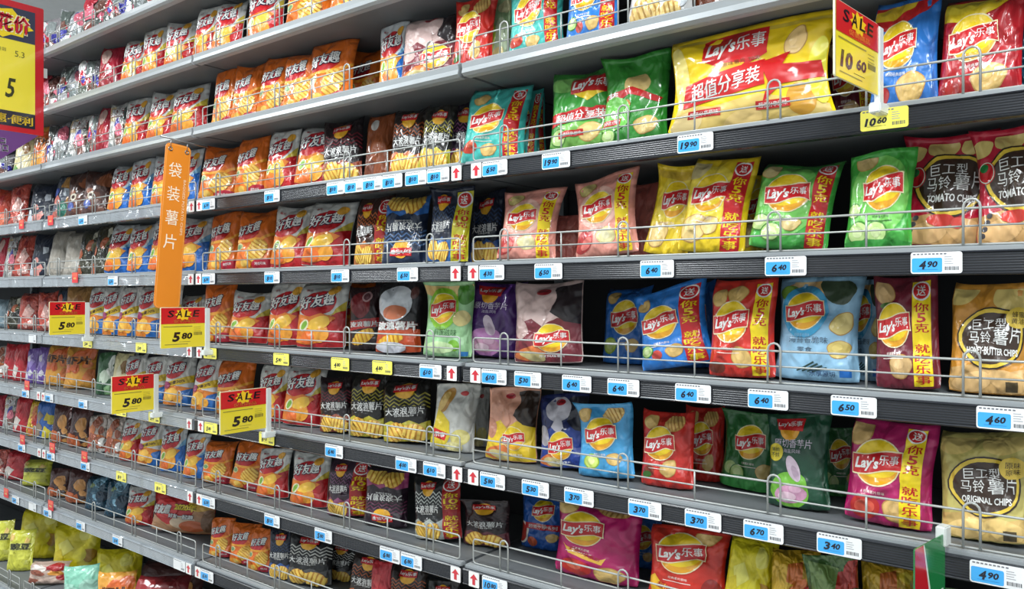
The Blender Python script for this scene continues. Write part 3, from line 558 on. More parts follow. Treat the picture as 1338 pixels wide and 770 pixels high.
def cut_art(key, lod):
    if (key, lod) in ARTCUT: return ARTCUT[(key, lod)]
    D = DESIGN[key]; a = Art(D['A']); D['fn'](a)
    nu, nv, _ = LODS[lod]; res = {}
    for i in a.items:
        if lod and '#' in i['part']: i['part'] = 'print'
    T, I = [], []
    for ci, it in enumerate(a.items):
        v = it['v'] / np.array([1.0, D['A']]); T.append(v[it['f']]); I.append(np.full(len(it['f']), ci))
    T = np.concatenate(T); I = np.concatenate(I)
    ar = lambda t: (t[:, 1, 0] - t[:, 0, 0]) * (t[:, 2, 1] - t[:, 0, 1]) - (t[:, 1, 1] - t[:, 0, 1]) * (t[:, 2, 0] - t[:, 0, 0])
    neg = ar(T) < 0; T[neg] = T[neg][:, ::-1]
    def cut(T, I, p, q, c):                       # split every triangle that crosses the line p*u + q*v = c
        d = T[:, :, 0] * p + T[:, :, 1] * q - c
        d0, d1, d2 = d[:, 0], d[:, 1], d[:, 2]
        cr = (np.maximum(np.maximum(d0, d1), d2) > 1e-7) & (np.minimum(np.minimum(d0, d1), d2) < -1e-7)
        if not cr.any(): return T, I
        t, dd, ii = T[cr], d[cr], I[cr]; sg = dd >= 0
        lone = np.where(sg[:, 0] == sg[:, 1], 2, np.where(sg[:, 0] == sg[:, 2], 1, 0)); n = np.arange(len(t))
        k1, k2 = (lone + 1) % 3, (lone + 2) % 3
        A0, B0, C0, da, db, dc = t[n, lone], t[n, k1], t[n, k2], dd[n, lone], dd[n, k1], dd[n, k2]
        P1 = A0 + (da / (da - db))[:, None] * (B0 - A0); P2 = A0 + (da / (da - dc))[:, None] * (C0 - A0)
        new = np.concatenate([np.stack([A0, P1, P2], 1), np.stack([P1, B0, C0], 1), np.stack([P1, C0, P2], 1)])
        ni = np.concatenate([ii, ii, ii]); ok = np.abs(ar(new)) > 1e-11
        return np.concatenate([T[~cr], new[ok]]), np.concatenate([I[~cr], ni[ok]])
    e = .012
    for p, q, c, sgn in ((1, 0, e, 1), (1, 0, 1 - e, -1), (0, 1, e, 1), (0, 1, .945, -1)):
        T, I = cut(T, I, p, q, c); m = T.mean(1); ok = (m[:, 0] * p + m[:, 1] * q - c) * sgn > 0; T, I = T[ok], I[ok]
    for i in range(1, nu): T, I = cut(T, I, nu, 0, i)
    for i in range(1, nv): T, I = cut(T, I, 0, nv, i)
    for k in range(-(nv - 1), nu): T, I = cut(T, I, nu, -nv, k)          # cell diagonals too, so print and film share the same facets
    lay = np.array([it['lay'] for it in a.items], float); cols = [lin(it['col']) for it in a.items]
    parts = [it['part'] for it in a.items]
    for part in sorted(set(parts)):
        sel = np.isin(I, [n for n, q in enumerate(parts) if q == part]); t, ii = T[sel], I[sel]
        if not len(t): continue
        V = np.concatenate([t.reshape(-1, 2), np.repeat(lay[ii], 3)[:, None]], 1)
        key_ = (np.round(V[:, 0] * 1e6).astype(np.int64) * 2000003 + np.round(V[:, 1] * 1e6).astype(np.int64)) * 64 + V[:, 2].astype(np.int64)
        _, first, inv = np.unique(key_, return_index=True, return_inverse=True); V = V[first]
        F = inv.reshape(-1, 3); good = (F[:, 0] != F[:, 1]) & (F[:, 1] != F[:, 2]) & (F[:, 0] != F[:, 2])
        res[part] = (V, F[good].tolist(), [cols[q] for q in ii[good]])
    ARTCUT[(key, lod)] = res
    return res
def colour_faces(me, cols):
    at = me.attributes.new('Col', 'FLOAT_COLOR', 'FACE')
    at.data.foreach_set('color', np.array([(*c, 1.0) for c in cols], dtype=np.float32).ravel())
BAGS = {}
def bag_meshes(key, var, lod):
    k = (key, var, lod)
    if k in BAGS: return BAGS[k]
    D = DESIGN[key]; nu, nv, step = LODS[lod]
    Fr, Bk = surface(lod, var, -1), surface(lod, var, 1)
    ns = max(1, int(round(nv * .055)))                       # rows of the crimped top seal
    def patch(r0, r1, name):
        V, F = [], []
        n1 = nu + 1
        fr = Fr[r0:r1 + 1].reshape(-1, 3); bk = Bk[r0:r1 + 1].reshape(-1, 3); m = len(fr); rows = r1 - r0
        V = np.concatenate([fr, bk])
        for j in range(rows):
            for i in range(nu):
                a = j * n1 + i; F.append((a, a + 1, a + n1 + 1)); F.append((a, a + n1 + 1, a + n1)); F.append((m + a + 1, m + a, m + a + n1, m + a + n1 + 1))
            a = j * n1; F.append((m + a, a, a + n1, m + a + n1)); a += nu; F.append((a, m + a, m + a + n1, a + n1))
        if r0 == 0:
            for i in range(nu): F.append((i + 1, i, m + i, m + i + 1))
        if r1 == nv:
            t = rows * n1
            for i in range(nu): F.append((t + i, t + i + 1, m + t + i + 1, m + t + i))
        me = mesh(name, V, F, D['mat'], True); colour_faces(me, [lin(D['base'])] * len(F)); return me
    out = {'body': patch(0, nv - ns, 'bag_body'), 'top_seal': patch(nv - ns, nv, 'bag_seal')}
    N = grid_normals(Fr)
    for part, (V, F, C) in cut_art(key, lod).items():
        gu = np.clip(V[:, 0] * nu, 0, nu - 1e-6); gv = np.clip(V[:, 1] * nv, 0, nv - 1e-6)
        i = gu.astype(int); j = gv.astype(int); a = (gu - i)[:, None]; b = (gv - j)[:, None]
        lo = a >= b
        bl = lambda G: np.where(lo, G[j, i] + a * (G[j, i + 1] - G[j, i]) + b * (G[j + 1, i + 1] - G[j, i + 1]), G[j, i] + b * (G[j + 1, i] - G[j, i]) + a * (G[j + 1, i + 1] - G[j + 1, i]))
        n = bl(N); n /= np.linalg.norm(n, axis=1, keepdims=True) + 1e-9
        P = bl(Fr) + n * ((V[:, 2:3] + 1.6) * step)
        me = mesh('bag_' + part.split('#')[0], P, F, D['mat'], True); colour_faces(me, C)
        me.normals_split_custom_set_from_vertices([tuple(q) for q in n])
        out[part] = me
    pts = np.concatenate([Fr.reshape(-1, 3), Bk.reshape(-1, 3)])
    BAGS[k] = (out, pts)
    return BAGS[k]

# ------------------------------------------------------------------ the setting and the shelving
RT = [CAM_Z + .071 + .2475 * (4 - i) for i in range(9)] + [0.235]     # top edge of each price rail
SURF = [z + .008 for z in RT]
JOINTS = [-6.032, -4.832, -3.632, -2.432, -1.232, -.032]; SEC = 1.2
ORD = ['first', 'second', 'third', 'fourth', 'fifth', 'sixth', 'seventh', 'eighth', 'ninth', 'tenth', 'eleventh', 'twelfth', 'thirteenth', 'fourteenth', 'fifteenth', 'sixteenth', 'seventeenth', 'eighteenth', 'nineteenth', 'twentieth']
SHELFNAME = ['top', 'second', 'third', 'fourth', 'fifth', 'sixth', 'seventh', 'eighth', 'ninth', 'bottom']

link('floor', boxes('floor', [(-7.5, 3.0, -4.2, .9, -.05, 0)], 'floor_tile'), kind='structure')
link('ceiling', boxes('ceiling', [(-7.5, 3.0, -4.2, .9, 3.3, 3.35)], 'ceiling_paint'), kind='structure')
def rail_profile(light):
    if light: return [(-.012, .0), (.0, .006), (.02, .006), (.02, -.028), (-.004, -.030), (-.013, -.024), (-.010, -.012)]
    pr = [(-.0065, .0), (.0, .0), (.012, .0), (.012, -.039), (-.006, -.039), (-.009, -.0365), (-.0075, -.0345)]
    n = 7; h = .030 / n
    for i in range(n):                        # fine moulded ribs along the channel
        for k in range(5): pr.append((-.0062 - .0008 * math.sin(math.pi * k / 5), -.0345 + h * (i + k / 5)))
    return pr + [(-.0065, -.004), (-.009, -.0025)]
shelf_me = boxes('shelf_board', [(.006, SEC - .006, .020, .42, -.022, .008)], 'shelf_grey')
edge_me = boxes('shelf_lip', [(.006, SEC - .006, .0, .0195, -.030, .008)], 'shelf_edge', .002)
slot_me = boxes('shelf_slots', [(x, x + .012, .0215, .0240, .0078, .0086) for x in np.arange(.03, SEC - .04, .025)], 'slot')
deck_me = boxes('deck_board', [(.006, SEC - .006, .020, .52, -.022, .008)], 'shelf_grey')
rails = {0: prism('rail_light', rail_profile(True), .006, SEC - .006, 'shelf_edge'), 1: prism('rail_dark', rail_profile(False), .006, SEC - .006, 'rail_dark'),
         2: prism('rail_sleeve', rail_profile(False), .006, SEC - .006, 'rail_sleeve')}
FY = .014
def rrect(x0, x1, z0, z1, r, y):
    pts = []
    for cx, cz, a0 in ((x1 - r, z1 - r, 0), (x0 + r, z1 - r, 90), (x0 + r, z0 + r, 180), (x1 - r, z0 + r, 270)):
        for k in range(4):
            a = math.radians(a0 + 30 * k); pts.append((cx + r * math.cos(a), y, cz + r * math.sin(a)))
    return pts
WR = .0021
frame_me = tube('fence_frame', rrect(.022, SEC - .022, .0025, .062, .008, FY), WR, 'wire', True)
mid_me = tube('fence_mid', [(.022, FY, .033), (SEC - .022, FY, .033)], WR * .8, 'wire')
vert_me = tube('fence_post', [(0, FY, .003), (0, FY, .062)], WR * .95, 'wire')
loop_me = tube('fence_loop', [(-.012, FY - .004, .002)] + [(.012 * math.cos(math.radians(a)), FY - .004, .064 + .013 * math.sin(math.radians(a))) for a in range(180, -1, -30)] + [(.012, FY - .004, .002)], WR, 'wire')
SECN = ['leftmost', 'second from left', 'middle', 'wide front', 'rightmost']
SECD = ['past the promotional sign', 'at the promotional sign', 'second from left', 'left of the middle joint', 'right of the middle joint', 'farthest right']
for si, J in enumerate(JOINTS):
    g = link('gondola_shelving', None, label='grey metal gondola shelf unit, section %s' % SECD[si], category='shelving')
    g.location = (J, 0, 0)
    link('back_panel', boxes('back_panel', [(.0, SEC, .425, .44, .05, 2.95)], 'back_panel'), g)
    link('upright', boxes('upright', [(.002, .034, .40, .4245, 0, 2.95)], 'upright'), g)
    link('base_plinth', boxes('base_plinth', [(.004, SEC - .004, -.07, .42, .0, .21)], 'shelf_grey'), g)
    for r in range(10):
        s = link('shelf', shelf_me if r < 9 else deck_me, g); s.location = (0, 0 if r < 9 else -.10, RT[r])
        link('shelf_lip', edge_me, s)
        if r >= 5 and si >= 3: link('slot_row', slot_me, s, kind='stuff')
        k = 0 if r <= 2 else (1 if si >= 3 else 2)
        link('price_rail', rails[k], s)
        if r == 9 and si > 2: continue
        if si == 5: continue
        f = link('wire_fence', frame_me, label='low grey wire fence on the %s shelf, section %s' % (SHELFNAME[r], SECD[si]), category='wire fence', group='wire shelf fences')
        f.location = (J, 0 if r < 9 else -.10, SURF[r])
        link('cross_wire', mid_me, f)
        for x in (.28, .60, .92): link('post_wire', vert_me, f).location = (x, 0, 0)
        for x in (.12, .44, .76, 1.08): link('loop_wire', loop_me, f).location = (x, 0, 0)
for i, (x, y) in enumerate(LAMPS):
    t = link('ceiling_light', None, label='twin tube ceiling lamp over the aisle, %s from right' % ORD[i], category='ceiling light', group='aisle ceiling lamps')
    t.location = (x, y, LAMP_Z)
    link('housing', boxes('housing', [(-.16, .16, -.64, .64, .04, .12)], 'housing', .008), t)
    for s in (-1, 1): link('tube', tube('lamp_tube', [(s * .08, -.6, .022), (s * .08, .6, .022)], .013, 'lamp_tube', sides=8), t)
    ld = bpy.data.lights.new('lamp_light', 'AREA'); ld.shape = 'RECTANGLE'; ld.size = .26; ld.size_y = 1.2; ld.energy = LAMP_W; ld.color = (.93, .98, 1.0)
    lo = bpy.data.objects.new('lamp_light', ld); COL.objects.link(lo); lo.parent = t; lo.location = (0, 0, 0)

# ------------------------------------------------------------------ the bags, shelf by shelf: (left px, right px, top px, design, options)
ROWS = {
0: [(48,84,-20,'M_b',{'yaw':34}),(76,112,-26,'M_a',{'yaw':34}),(104,140,-34,'M_c',{'yaw':32}),(132,168,-42,'M_b',{'yaw':30}),(160,192,-52,'M_a',{'yaw':30}),(186,222,-64,'M_c',{'yaw':30})],
1: [(46,82,66,'M_c',{'yaw':34}),(72,108,56,'M_a',{'yaw':34}),(100,134,46,'M_b',{'yaw':34}),(126,158,38,'M_red',{'yaw':32}),
    (156,190,27,'H_red',{}),(184,218,17,'H_red',{}),(213,255,-2,'H_red',{}),(250,282,-4,'H_red',{}),(274,314,-20,'H_red',{}),(320,372,-32,'H_red',{}),(370,432,-48,'H_orange',{}),(428,490,-66,'H_orange',{})],
2: [(-12,16,205,'M_b',{}),(16,40,182,'P_cream',{}),(38,64,166,'P_amber',{}),(60,88,163,'M_a',{}),(86,114,151,'M_white',{}),(110,126,150,'M_b',{}),(120,144,138,'M_red',{}),(140,162,132,'M_white',{}),
    (158,193,115,'H_red',{}),(190,226,101,'H_red',{}),(222,272,82,'H_red',{}),(275,306,82,'H_orange',{}),(300,338,64,'H_orange',{}),(333,378,50,'H_orange',{}),(368,416,46,'H_orange',{}),(398,462,26,'H_orange',{}),(452,496,38,'H_orange',{'dy':.17}),
    (494,534,24,'H_blue',{'dy':.07}),(522,604,-30,'G_maroon',{'yaw':14}),(588,644,-22,'L_red',{'yaw':20}),(630,668,-30,'B_herb',{'dy':.08}),(662,738,-52,'L_teal',{'yaw':14}),(738,808,-70,'L_blue_red',{'yaw':14}),(815,905,-90,'B_gold',{'yaw':6}),(905,985,-110,'P_bronze',{'dy':.1})],
3: [(-12,14,232,'N_red',{}),(9,36,228,'N_coral',{}),(18,44,226,'N_navy2',{'dy':.12}),(35,72,220,'N_navy',{}),(65,98,222,'N_teal',{}),(84,118,206,'N_brown',{}),(105,142,198,'N_brown',{}),
    (139,170,203,'H_blue',{}),(167,200,200,'H_blue',{}),(196,234,196,'H_blue',{}),(228,258,192,'H_blue',{}),(257,310,174,'H_orange',{}),(305,348,165,'H_orange',{}),(344,386,156,'H_red',{}),(383,440,147,'H_red',{}),
    (420,474,156,'W_maroon',{}),(474,511,147,'P_bronze',{'dy':.09}),(507,552,143,'W_orange',{}),(544,588,140,'W_yellow',{}),(584,628,136,'W_purple',{}),
    (599,684,99,'L_teal',{'yaw':14,'roll':3}),(664,700,98,'L_teal',{'dy':.14,'yaw':14}),(684,716,95,'L_teal',{'dy':.18,'yaw':30}),(716,800,88,'S_green',{'yaw':8}),(782,872,46,'S_greenfold',{'yaw':8}),
    (862,1090,2,'S_yellow',{'yaw':3,'lean':1,'dy':.03,'roll':0}),(1085,1150,20,'L_maroon',{'dy':.2}),(1134,1226,-2,'S_blue',{'yaw':0}),(1222,1334,-8,'S_red',{'yaw':0}),(1330,1410,-20,'P_tealbag',{'dy':.1})],
4: [(-8,9,312,'M_red',{}),(3,18,306,'M_white',{}),(14,40,304,'N_coral',{}),(20,46,303,'N_navy',{'dy':.11}),(38,68,301,'N_navy',{}),(59,88,295,'P_grey',{}),(82,112,294,'P_grey',{}),(100,126,295,'P_olive',{}),(118,142,294,'P_olive',{}),
    (135,170,290,'H_blue',{}),(165,198,287,'H_blue',{}),(192,230,285,'H_blue',{}),(226,270,280,'H_blue',{}),(270,312,277,'H_orange',{}),(306,358,270,'H_orange',{}),(352,402,260,'H_red',{}),(392,456,253,'H_red',{}),
    (461,512,256,'W_orange_r',{}),(497,556,247,'W_blueflip',{}),(555,613,250,'W_navy_y',{'yaw':18}),(612,656,252,'W_navy',{'dy':.15,'yaw':10}),
    (646,726,252,'L_pink',{'yaw':10,'roll':3}),(722,760,282,'L_pinkback',{'dy':.14}),(750,836,228,'L_pink',{'yaw':6,'roll':-6}),(820,874,240,'L_pinkback',{'dy':.16,'yaw':4}),(838,898,222,'L_yellow',{'yaw':4,'roll':9,'dy':.06}),(882,972,210,'L_yellow_r',{'yaw':4,'roll':6}),
    (962,1014,230,'L_yellow_r',{'dy':.15,'roll':6}),(974,1080,216,'L_green_r',{'yaw':2,'roll':7}),(1100,1192,201,'L_green',{'yaw':0}),(1172,1296,170,'C_tomato',{'yaw':0,'dy':.06}),(1272,1398,166,'C_tomato',{'yaw':-4,'dy':.05})],
5: [(-10,10,392,'P_slate',{}),(8,28,388,'P_olive',{}),(22,50,383,'N_coral',{}),(34,58,383,'N_navy',{'dy':.11}),(48,74,383,'N_coral',{}),(72,96,378,'N_navy2',{}),(82,116,375,'P_tan',{}),
    (110,140,376,'H_promo',{}),(133,162,376,'H_promo',{}),(153,182,376,'H_promo',{}),(176,208,374,'H_promo',{}),(206,238,374,'H_promo',{}),(234,266,386,'H_red',{'dy':.1}),(262,304,372,'H_orange',{}),(298,350,384,'H_red',{}),(349,402,371,'H_red',{}),(386,452,369,'H_red',{}),(440,484,368,'H_orange',{'dy':.17}),
    (456,500,376,'K_red',{'dy':.09}),(489,552,369,'K_black',{'yaw':18}),(551,617,370,'L_veg',{'yaw':14}),(607,680,372,'T_purple',{'yaw':12,'dy':.07}),(670,762,371,'G_maroon',{'yaw':8}),
    (786,846,377,'L_blue',{'dy':.17,'yaw':5}),(836,936,382,'L_blue_red',{'yaw':2,'roll':-11}),(888,936,371,'L_blue',{'dy':.19,'yaw':5}),(924,1014,367,'L_red_y',{'yaw':2}),(1008,1124,362,'L_seaweed',{'yaw':2,'dy':.06}),(1100,1152,366,'L_seaweed',{'dy':.15,'yaw':0}),(1143,1230,363,'L_maroon',{'yaw':0}),(1236,1350,372,'C_honey',{'yaw':-2})],
6: [(-12,8,452,'P_pretzel',{}),(2,22,450,'P_red',{}),(16,36,450,'P_red',{}),(32,50,455,'P_purple',{}),(46,64,454,'P_purple',{}),(56,88,449,'P_amber',{}),(82,126,451,'P_amber',{}),(123,147,460,'P_forest',{}),(143,168,462,'P_cream',{}),
    (162,190,464,'H_promo',{}),(186,218,466,'H_promo',{}),(212,252,466,'H_promo',{}),(248,284,470,'H_promo',{}),(280,332,472,'H_orange',{}),(334,374,478,'H_red',{}),(368,420,478,'H_red',{}),
    (417,460,494,'W_maroon',{}),(454,508,489,'W_yellow',{}),(500,566,497,'W_yellow',{'roll':-5}),(560,620,502,'B_banana',{'yaw':16}),(608,640,508,'B_banana',{'dy':.15}),
    (632,702,506,'G_yellow',{'yaw':10}),(704,772,516,'G_navy',{'yaw':8,'roll':-5}),(754,830,530,'L_skyblue',{'yaw':4}),(836,906,540,'L_red',{'yaw':2,'dy':.055}),(894,946,534,'L_red',{'dy':.15}),(938,1010,540,'L_dkgreen',{'dy':.14,'yaw':0}),(1000,1086,542,'T_green',{'yaw':0,'dy':.06}),(1070,1122,560,'L_dkgreen',{'dy':.2}),
    (1099,1218,553,'L_magenta_y',{'yaw':0}),(1228,1350,568,'C_original',{'yaw':-2})],
7: [(-12,6,516,'M_red',{}),(2,20,516,'M_white',{}),(16,37,517,'P_red',{}),(33,50,524,'P_fruit',{}),(45,70,522,'P_bluey',{}),(66,90,529,'P_meat',{}),(87,116,532,'P_meat',{}),(113,140,542,'P_pretzel',{}),(136,160,545,'P_pretzel',{}),
    (155,182,548,'H_red',{}),(178,210,550,'H_promo',{}),(208,242,555,'H_blue',{}),(238,270,566,'H_blue',{}),(262,302,577,'H_orange',{}),(298,344,580,'H_orange',{'roll':8}),(334,378,586,'H_red',{}),(378,428,593,'H_red',{}),(410,438,610,'H_red',{'dy':.08}),
    (426,484,601,'W_purple_r',{}),(474,532,614,'W_purpleflip',{}),(541,606,624,'W_white_r',{'yaw':18,'roll':-5}),(604,668,655,'W_dark',{'yaw':12,'dy':.09}),
    (680,734,652,'L_bluefig',{'dy':.17,'yaw':8}),(722,834,658,'L_magenta',{'yaw':6,'dy':.06}),(812,862,676,'L_blue',{'dy':.2}),(842,952,692,'L_redshare',{'yaw':2}),(940,1004,706,'P_lemon',{'roll':8}),(1004,1070,722,'P_fruit',{}),(1058,1132,728,'P_leaf',{}),(1128,1202,734,'P_fruit',{'dy':.1}),(1200,1290,770,'P_leaf',{'dy':.08})],
8: [(-14,8,586,'N_coral',{}),(4,34,588,'P_red',{}),(28,66,600,'P_lime',{}),(61,90,611,'P_meat',{}),(85,116,614,'P_meat',{}),(110,140,622,'P_tealbag',{}),(135,168,625,'P_tealbag',{}),(163,200,637,'H_red',{}),
    (196,280,645,'H_2020',{'yaw':30}),(272,304,676,'H_orange',{}),(299,338,684,'H_orange',{}),(322,356,690,'H_orange',{}),(350,382,692,'W_navy',{}),(374,434,696,'W_white',{}),(424,462,708,'W_white',{'dy':.1}),(452,500,722,'W_orange',{}),(482,514,734,'P_red',{}),(504,556,738,'W_orange',{}),(552,594,758,'W_yellow',{})],
9: [(-16,16,678,'P_lime',{'yaw':40,'dy':-.04}),(8,42,690,'P_lime',{'yaw':40,'dy':-.04}),(36,88,734,'P_photo',{'yaw':42,'dy':-.06}),(82,130,738,'P_mint',{'yaw':42,'dy':-.06}),(124,176,746,'P_amber',{'yaw':40,'dy':-.06}),(168,240,752,'P_wine',{'yaw':36,'dy':-.06}),
    (20,80,662,'P_lemon',{'yaw':44,'dy':.04}),(66,134,682,'P_lemon',{'yaw':44,'dy':.04}),(122,184,716,'P_lemon',{'yaw':40,'dy':.04}),(176,262,736,'P_meat',{'yaw':30,'dy':.08})],
}
random.seed(5)
kind_count = {}; placed = []
def shelf_spans():
    pass
for r, row in ROWS.items():
    for idx, (x0, x1, yt, key, o) in enumerate(row):
        placed.append((r, idx, x0, x1, yt, key, o))
        kind_count[(r, key)] = kind_count.get((r, key), 0) + 1
seen = {}
def solve_bag(r, idx, x0, x1, yt, key, o, base=None, label=None):
    xc = (x0 + x1) / 2
    lod = 0 if xc > 560 else (1 if xc > 250 else 2)
    var = (idx * 7 + r * 3 + len(key)) % (7 if lod == 0 else 4)
    meshes, pts = bag_meshes(key, var, lod)
    yaw = math.radians(o.get('yaw', 20 if xc > 250 else 24)); roll = math.radians(o.get('roll', ((idx * 37 + r * 11) % 7 - 3) * 1.1))
    lean = math.radians(o.get('lean', 7 + (idx * 5 + r) % 5))
    dy = o.get('dy', .042); zb = SURF[r] + (base or 0) + .0006
    t = Vector((math.cos(yaw), math.sin(yaw), 0))
    W = .14; H = .19
    for _ in range(5):
        D = DN * min(W, .165) * o.get('fat', 1.0)
        yc = dy + D / 2 + abs(math.sin(yaw)) * W / 2
        X = x_at(xc, yc); c = Vector((X, yc, zb))
        pw = proj(c + t * W / 2)[0] - proj(c - t * W / 2)[0]
        W = max(.06, min(.36, W * (x1 - x0) / pw))
        H = max(.08, min(.34, (z_at(xc, yt, yc + math.sin(lean) * H * .9) - zb) / math.cos(lean)))
        if r < 9: H = min(H, (.2475 - .036) / math.cos(lean))
    sy = min(W, .165) * o.get('fat', 1.0)
    R = Euler((-lean, roll, yaw), 'XYZ').to_matrix()
    q = (pts * np.array([W, sy, H])) @ np.array(R).T
    lim = (.2475 - .033) if r < 9 else .40
    if q[:, 2].max() - q[:, 2].min() > lim:
        H *= lim / (q[:, 2].max() - q[:, 2].min()) - .004
        q = (pts * np.array([W, sy, H])) @ np.array(R).T
    return W, H, sy, (-lean, roll, yaw), (X, yc, zb - q[:, 2].min()), pts, lod, lean
def put_bag(r, idx, x0, x1, yt, key, o, base=None, label=None):
    W, H, sy, rot, loc, pts, lod, lean = solve_bag(r, idx, x0, x1, yt, key, o, base, label)
    meshes, pts = bag_meshes(key, (idx * 7 + r * 3 + len(key)) % (7 if lod == 0 else 4), lod)
    ob = link('chip_bag', meshes['body'])
    ob.scale = (W, sy, H); ob.rotation_euler = rot; ob.location = loc
    n = seen.get((r, key), 0); seen[(r, key)] = n + 1
    d = DESIGN[key]['desc']
    if label: ob['label'] = label
    elif kind_count.get((r, key), 0) > 1: ob['label'] = '%s, %s shelf, %s such bag from left' % (d, SHELFNAME[r], ORD[n])
    else: ob['label'] = '%s on the %s shelf' % (d, SHELFNAME[r])
    ob['category'] = 'chip bag'; ob['group'] = 'snack bags on the %s shelf' % SHELFNAME[r]
    for p in meshes:
        if p != 'body': link(p.split('#')[0], meshes[p], ob)
    return ob
from mathutils.bvhtree import BVHTree
def settle():                                  # nudge bags back until neighbours on a shelf no longer run into each other
    for r in range(10):
        mine = [list(a) for a in placed if a[0] == r]
        for a in mine: a[6] = dict(a[6]); a[6].setdefault('dy', .042 if r < 9 else -.05)
        trees = {}
        for it in range(22):
            hit = False
            for k, a in enumerate(mine):
                if k not in trees:
                    W, H, sy, rot, loc, pts, lod, lean = solve_bag(*a)
                    q = (pts * np.array([W, sy, H])) @ np.array(Euler(rot, 'XYZ').to_matrix()).T + np.array(loc)
                    C2 = [surface(2, (a[1] * 7 + r * 3 + len(a[5])) % (7 if lod == 0 else 4), sd).reshape(-1, 3) for sd in (-1, 1)]; pts = np.concatenate(C2)
                    q = (pts * np.array([W, sy, H])) @ np.array(Euler(rot, 'XYZ').to_matrix()).T + np.array(loc)
                    nu, nv, _ = LODS[2]; n1 = nu + 1; m = len(pts) // 2
                    F = [(o + j * n1 + i, o + j * n1 + i + 1, o + (j + 1) * n1 + i + 1, o + (j + 1) * n1 + i) for o in (0, m) for j in range(nv) for i in range(nu)]
                    trees[k] = (BVHTree.FromPolygons(q.tolist(), F), q[:, 0].min(), q[:, 0].max())
            for k in range(len(mine)):
                for l in range(k + 1, len(mine)):
                    if trees[k][1] > trees[l][2] or trees[l][1] > trees[k][2]: continue
                    if k in trees and l in trees and trees[k][0].overlap(trees[l][0]):
                        b = k if mine[k][6]['dy'] >= mine[l][6]['dy'] - 1e-6 else l
                        if mine[b][6]['dy'] < .26: mine[b][6]['dy'] += .014; trees[b] = (BVHTree.FromPolygons([(0, 0, 90), (0, 1, 90), (1, 0, 90)], [(0, 1, 2)]), 1e6, 1e6); hit = True
            for k in list(trees):
                if trees[k][1] > 1e5: del trees[k]
            if not hit: break
        for a in mine: put_bag(*a)
settle()
# ------------------------------------------------------------------ labels and signs
def flat_mesh(name, art, wd, ht, mat, eps=.00035, y0=0.0):
    V, F, C = [], [], []
    for it in art.items:
        n = len(V)
        for p in it['v']: V.append((p[0] * wd - wd / 2, y0 - eps * (it['lay'] + 1), p[1] / art.A * ht))
        for t in it['f']:
            a, b, c = [it['v'][i] for i in t]
            if (b[0] - a[0]) * (c[1] - a[1]) - (b[1] - a[1]) * (c[0] - a[0]) < 0: t = t[::-1]
            F.append(tuple(n + i for i in t)); C.append(lin(it['col']))
    me = mesh(name, V, F, mat); colour_faces(me, C); return me
def card_mesh(name, wd, ht, th, r, col, mat='card'):
    pts = [(p[0], p[2]) for p in rrect(-wd / 2, wd / 2, 0, ht, r, 0)]; n = len(pts)
    V = [(x, 0, z) for x, z in pts] + [(x, th, z) for x, z in pts]
    F = [tuple(range(n)), tuple(range(2 * n - 1, n - 1, -1))] + [(i, n + i, n + (i + 1) % n, (i + 1) % n) for i in range(n)]
    me = mesh(name, V, F, mat)
    bm = bmesh.new(); bm.from_mesh(me); bmesh.ops.recalc_face_normals(bm, faces=bm.faces[:]); bm.to_mesh(me); bm.free()
    colour_faces(me, [lin(col)] * len(F)); return me
PRICE = {}
def price_meshes(kind, price):
    k = (kind, price)
    if k in PRICE: return PRICE[k]
    if kind == 'arrow':
        wd, ht = .032, .036; A = ht / wd; a = Art(A)
        a.poly([(.5, .98), (.12, .6), (.36, .6), (.36, .16), (.64, .16), (.64, .6), (.88, .6)], (206, 46, 60))
        body = card_mesh('arrow_card', wd, ht, .0015, .002, (240, 238, 236))
    elif kind == 'red':
        wd, ht = .05, .042; a = Art(ht / wd); a.rect(.06, .5, .94, .8, (240, 90, 60)); a.text('新品', .5, .36, .5, .2, (250, 210, 120), bold=.03); body = card_mesh('red_card', wd, ht, .0015, .002, (216, 50, 56))
    else:
        wd, ht = .075, .0355; A = ht / wd; a = Art(A)
        white = {'blue': (240, 242, 244), 'yellow': (250, 240, 100), 'white': (236, 238, 240)}[kind]
        body = card_mesh('price_card', wd, ht, .0015, .004, white, 'card_gloss')
        dk = (24, 30, 44)
        if kind == 'blue':
            a.poly([(p[0], p[2]) for p in rrect(.025, .62, .03, .345, .035, 0)], (66, 172, 240))
        for i in range(9): a.rect(.05 + i * .075, A - .058, .10 + i * .075, A - .028, (120, 122, 130))
        for i in range(4): a.rect(.66, A - .12 - i * .05, .80 + .03 * (i % 2), A - .105 - i * .05, (170, 172, 178))
        for i in range(10): a.rect(.67 + i * .027, .07, .683 + i * .027 + (.006 if i % 3 == 0 else 0), .15, (90, 92, 98))
        if price and kind != 'white':
            i0, d0 = price.split('.')
            n = len(i0)
            a.text(i0, .22 - .02 * n + .04, .19, .10 * n + .03, .19, dk, shear=.2, bold=.04); a.text(d0, .40 + .03 * n, .205, .20, .14, dk, shear=.2, bold=.035)
            a.rect(.14, .085, .54, .092, dk if kind == 'yellow' else (40, 130, 200))
    PRICE[k] = (body, flat_mesh('price_print', a, wd, ht, 'card_gloss', .0003), wd, ht)
    return PRICE[k]
B, Y, Aw, Rd, Wt = 'blue', 'yellow', 'arrow', 'red', 'white'
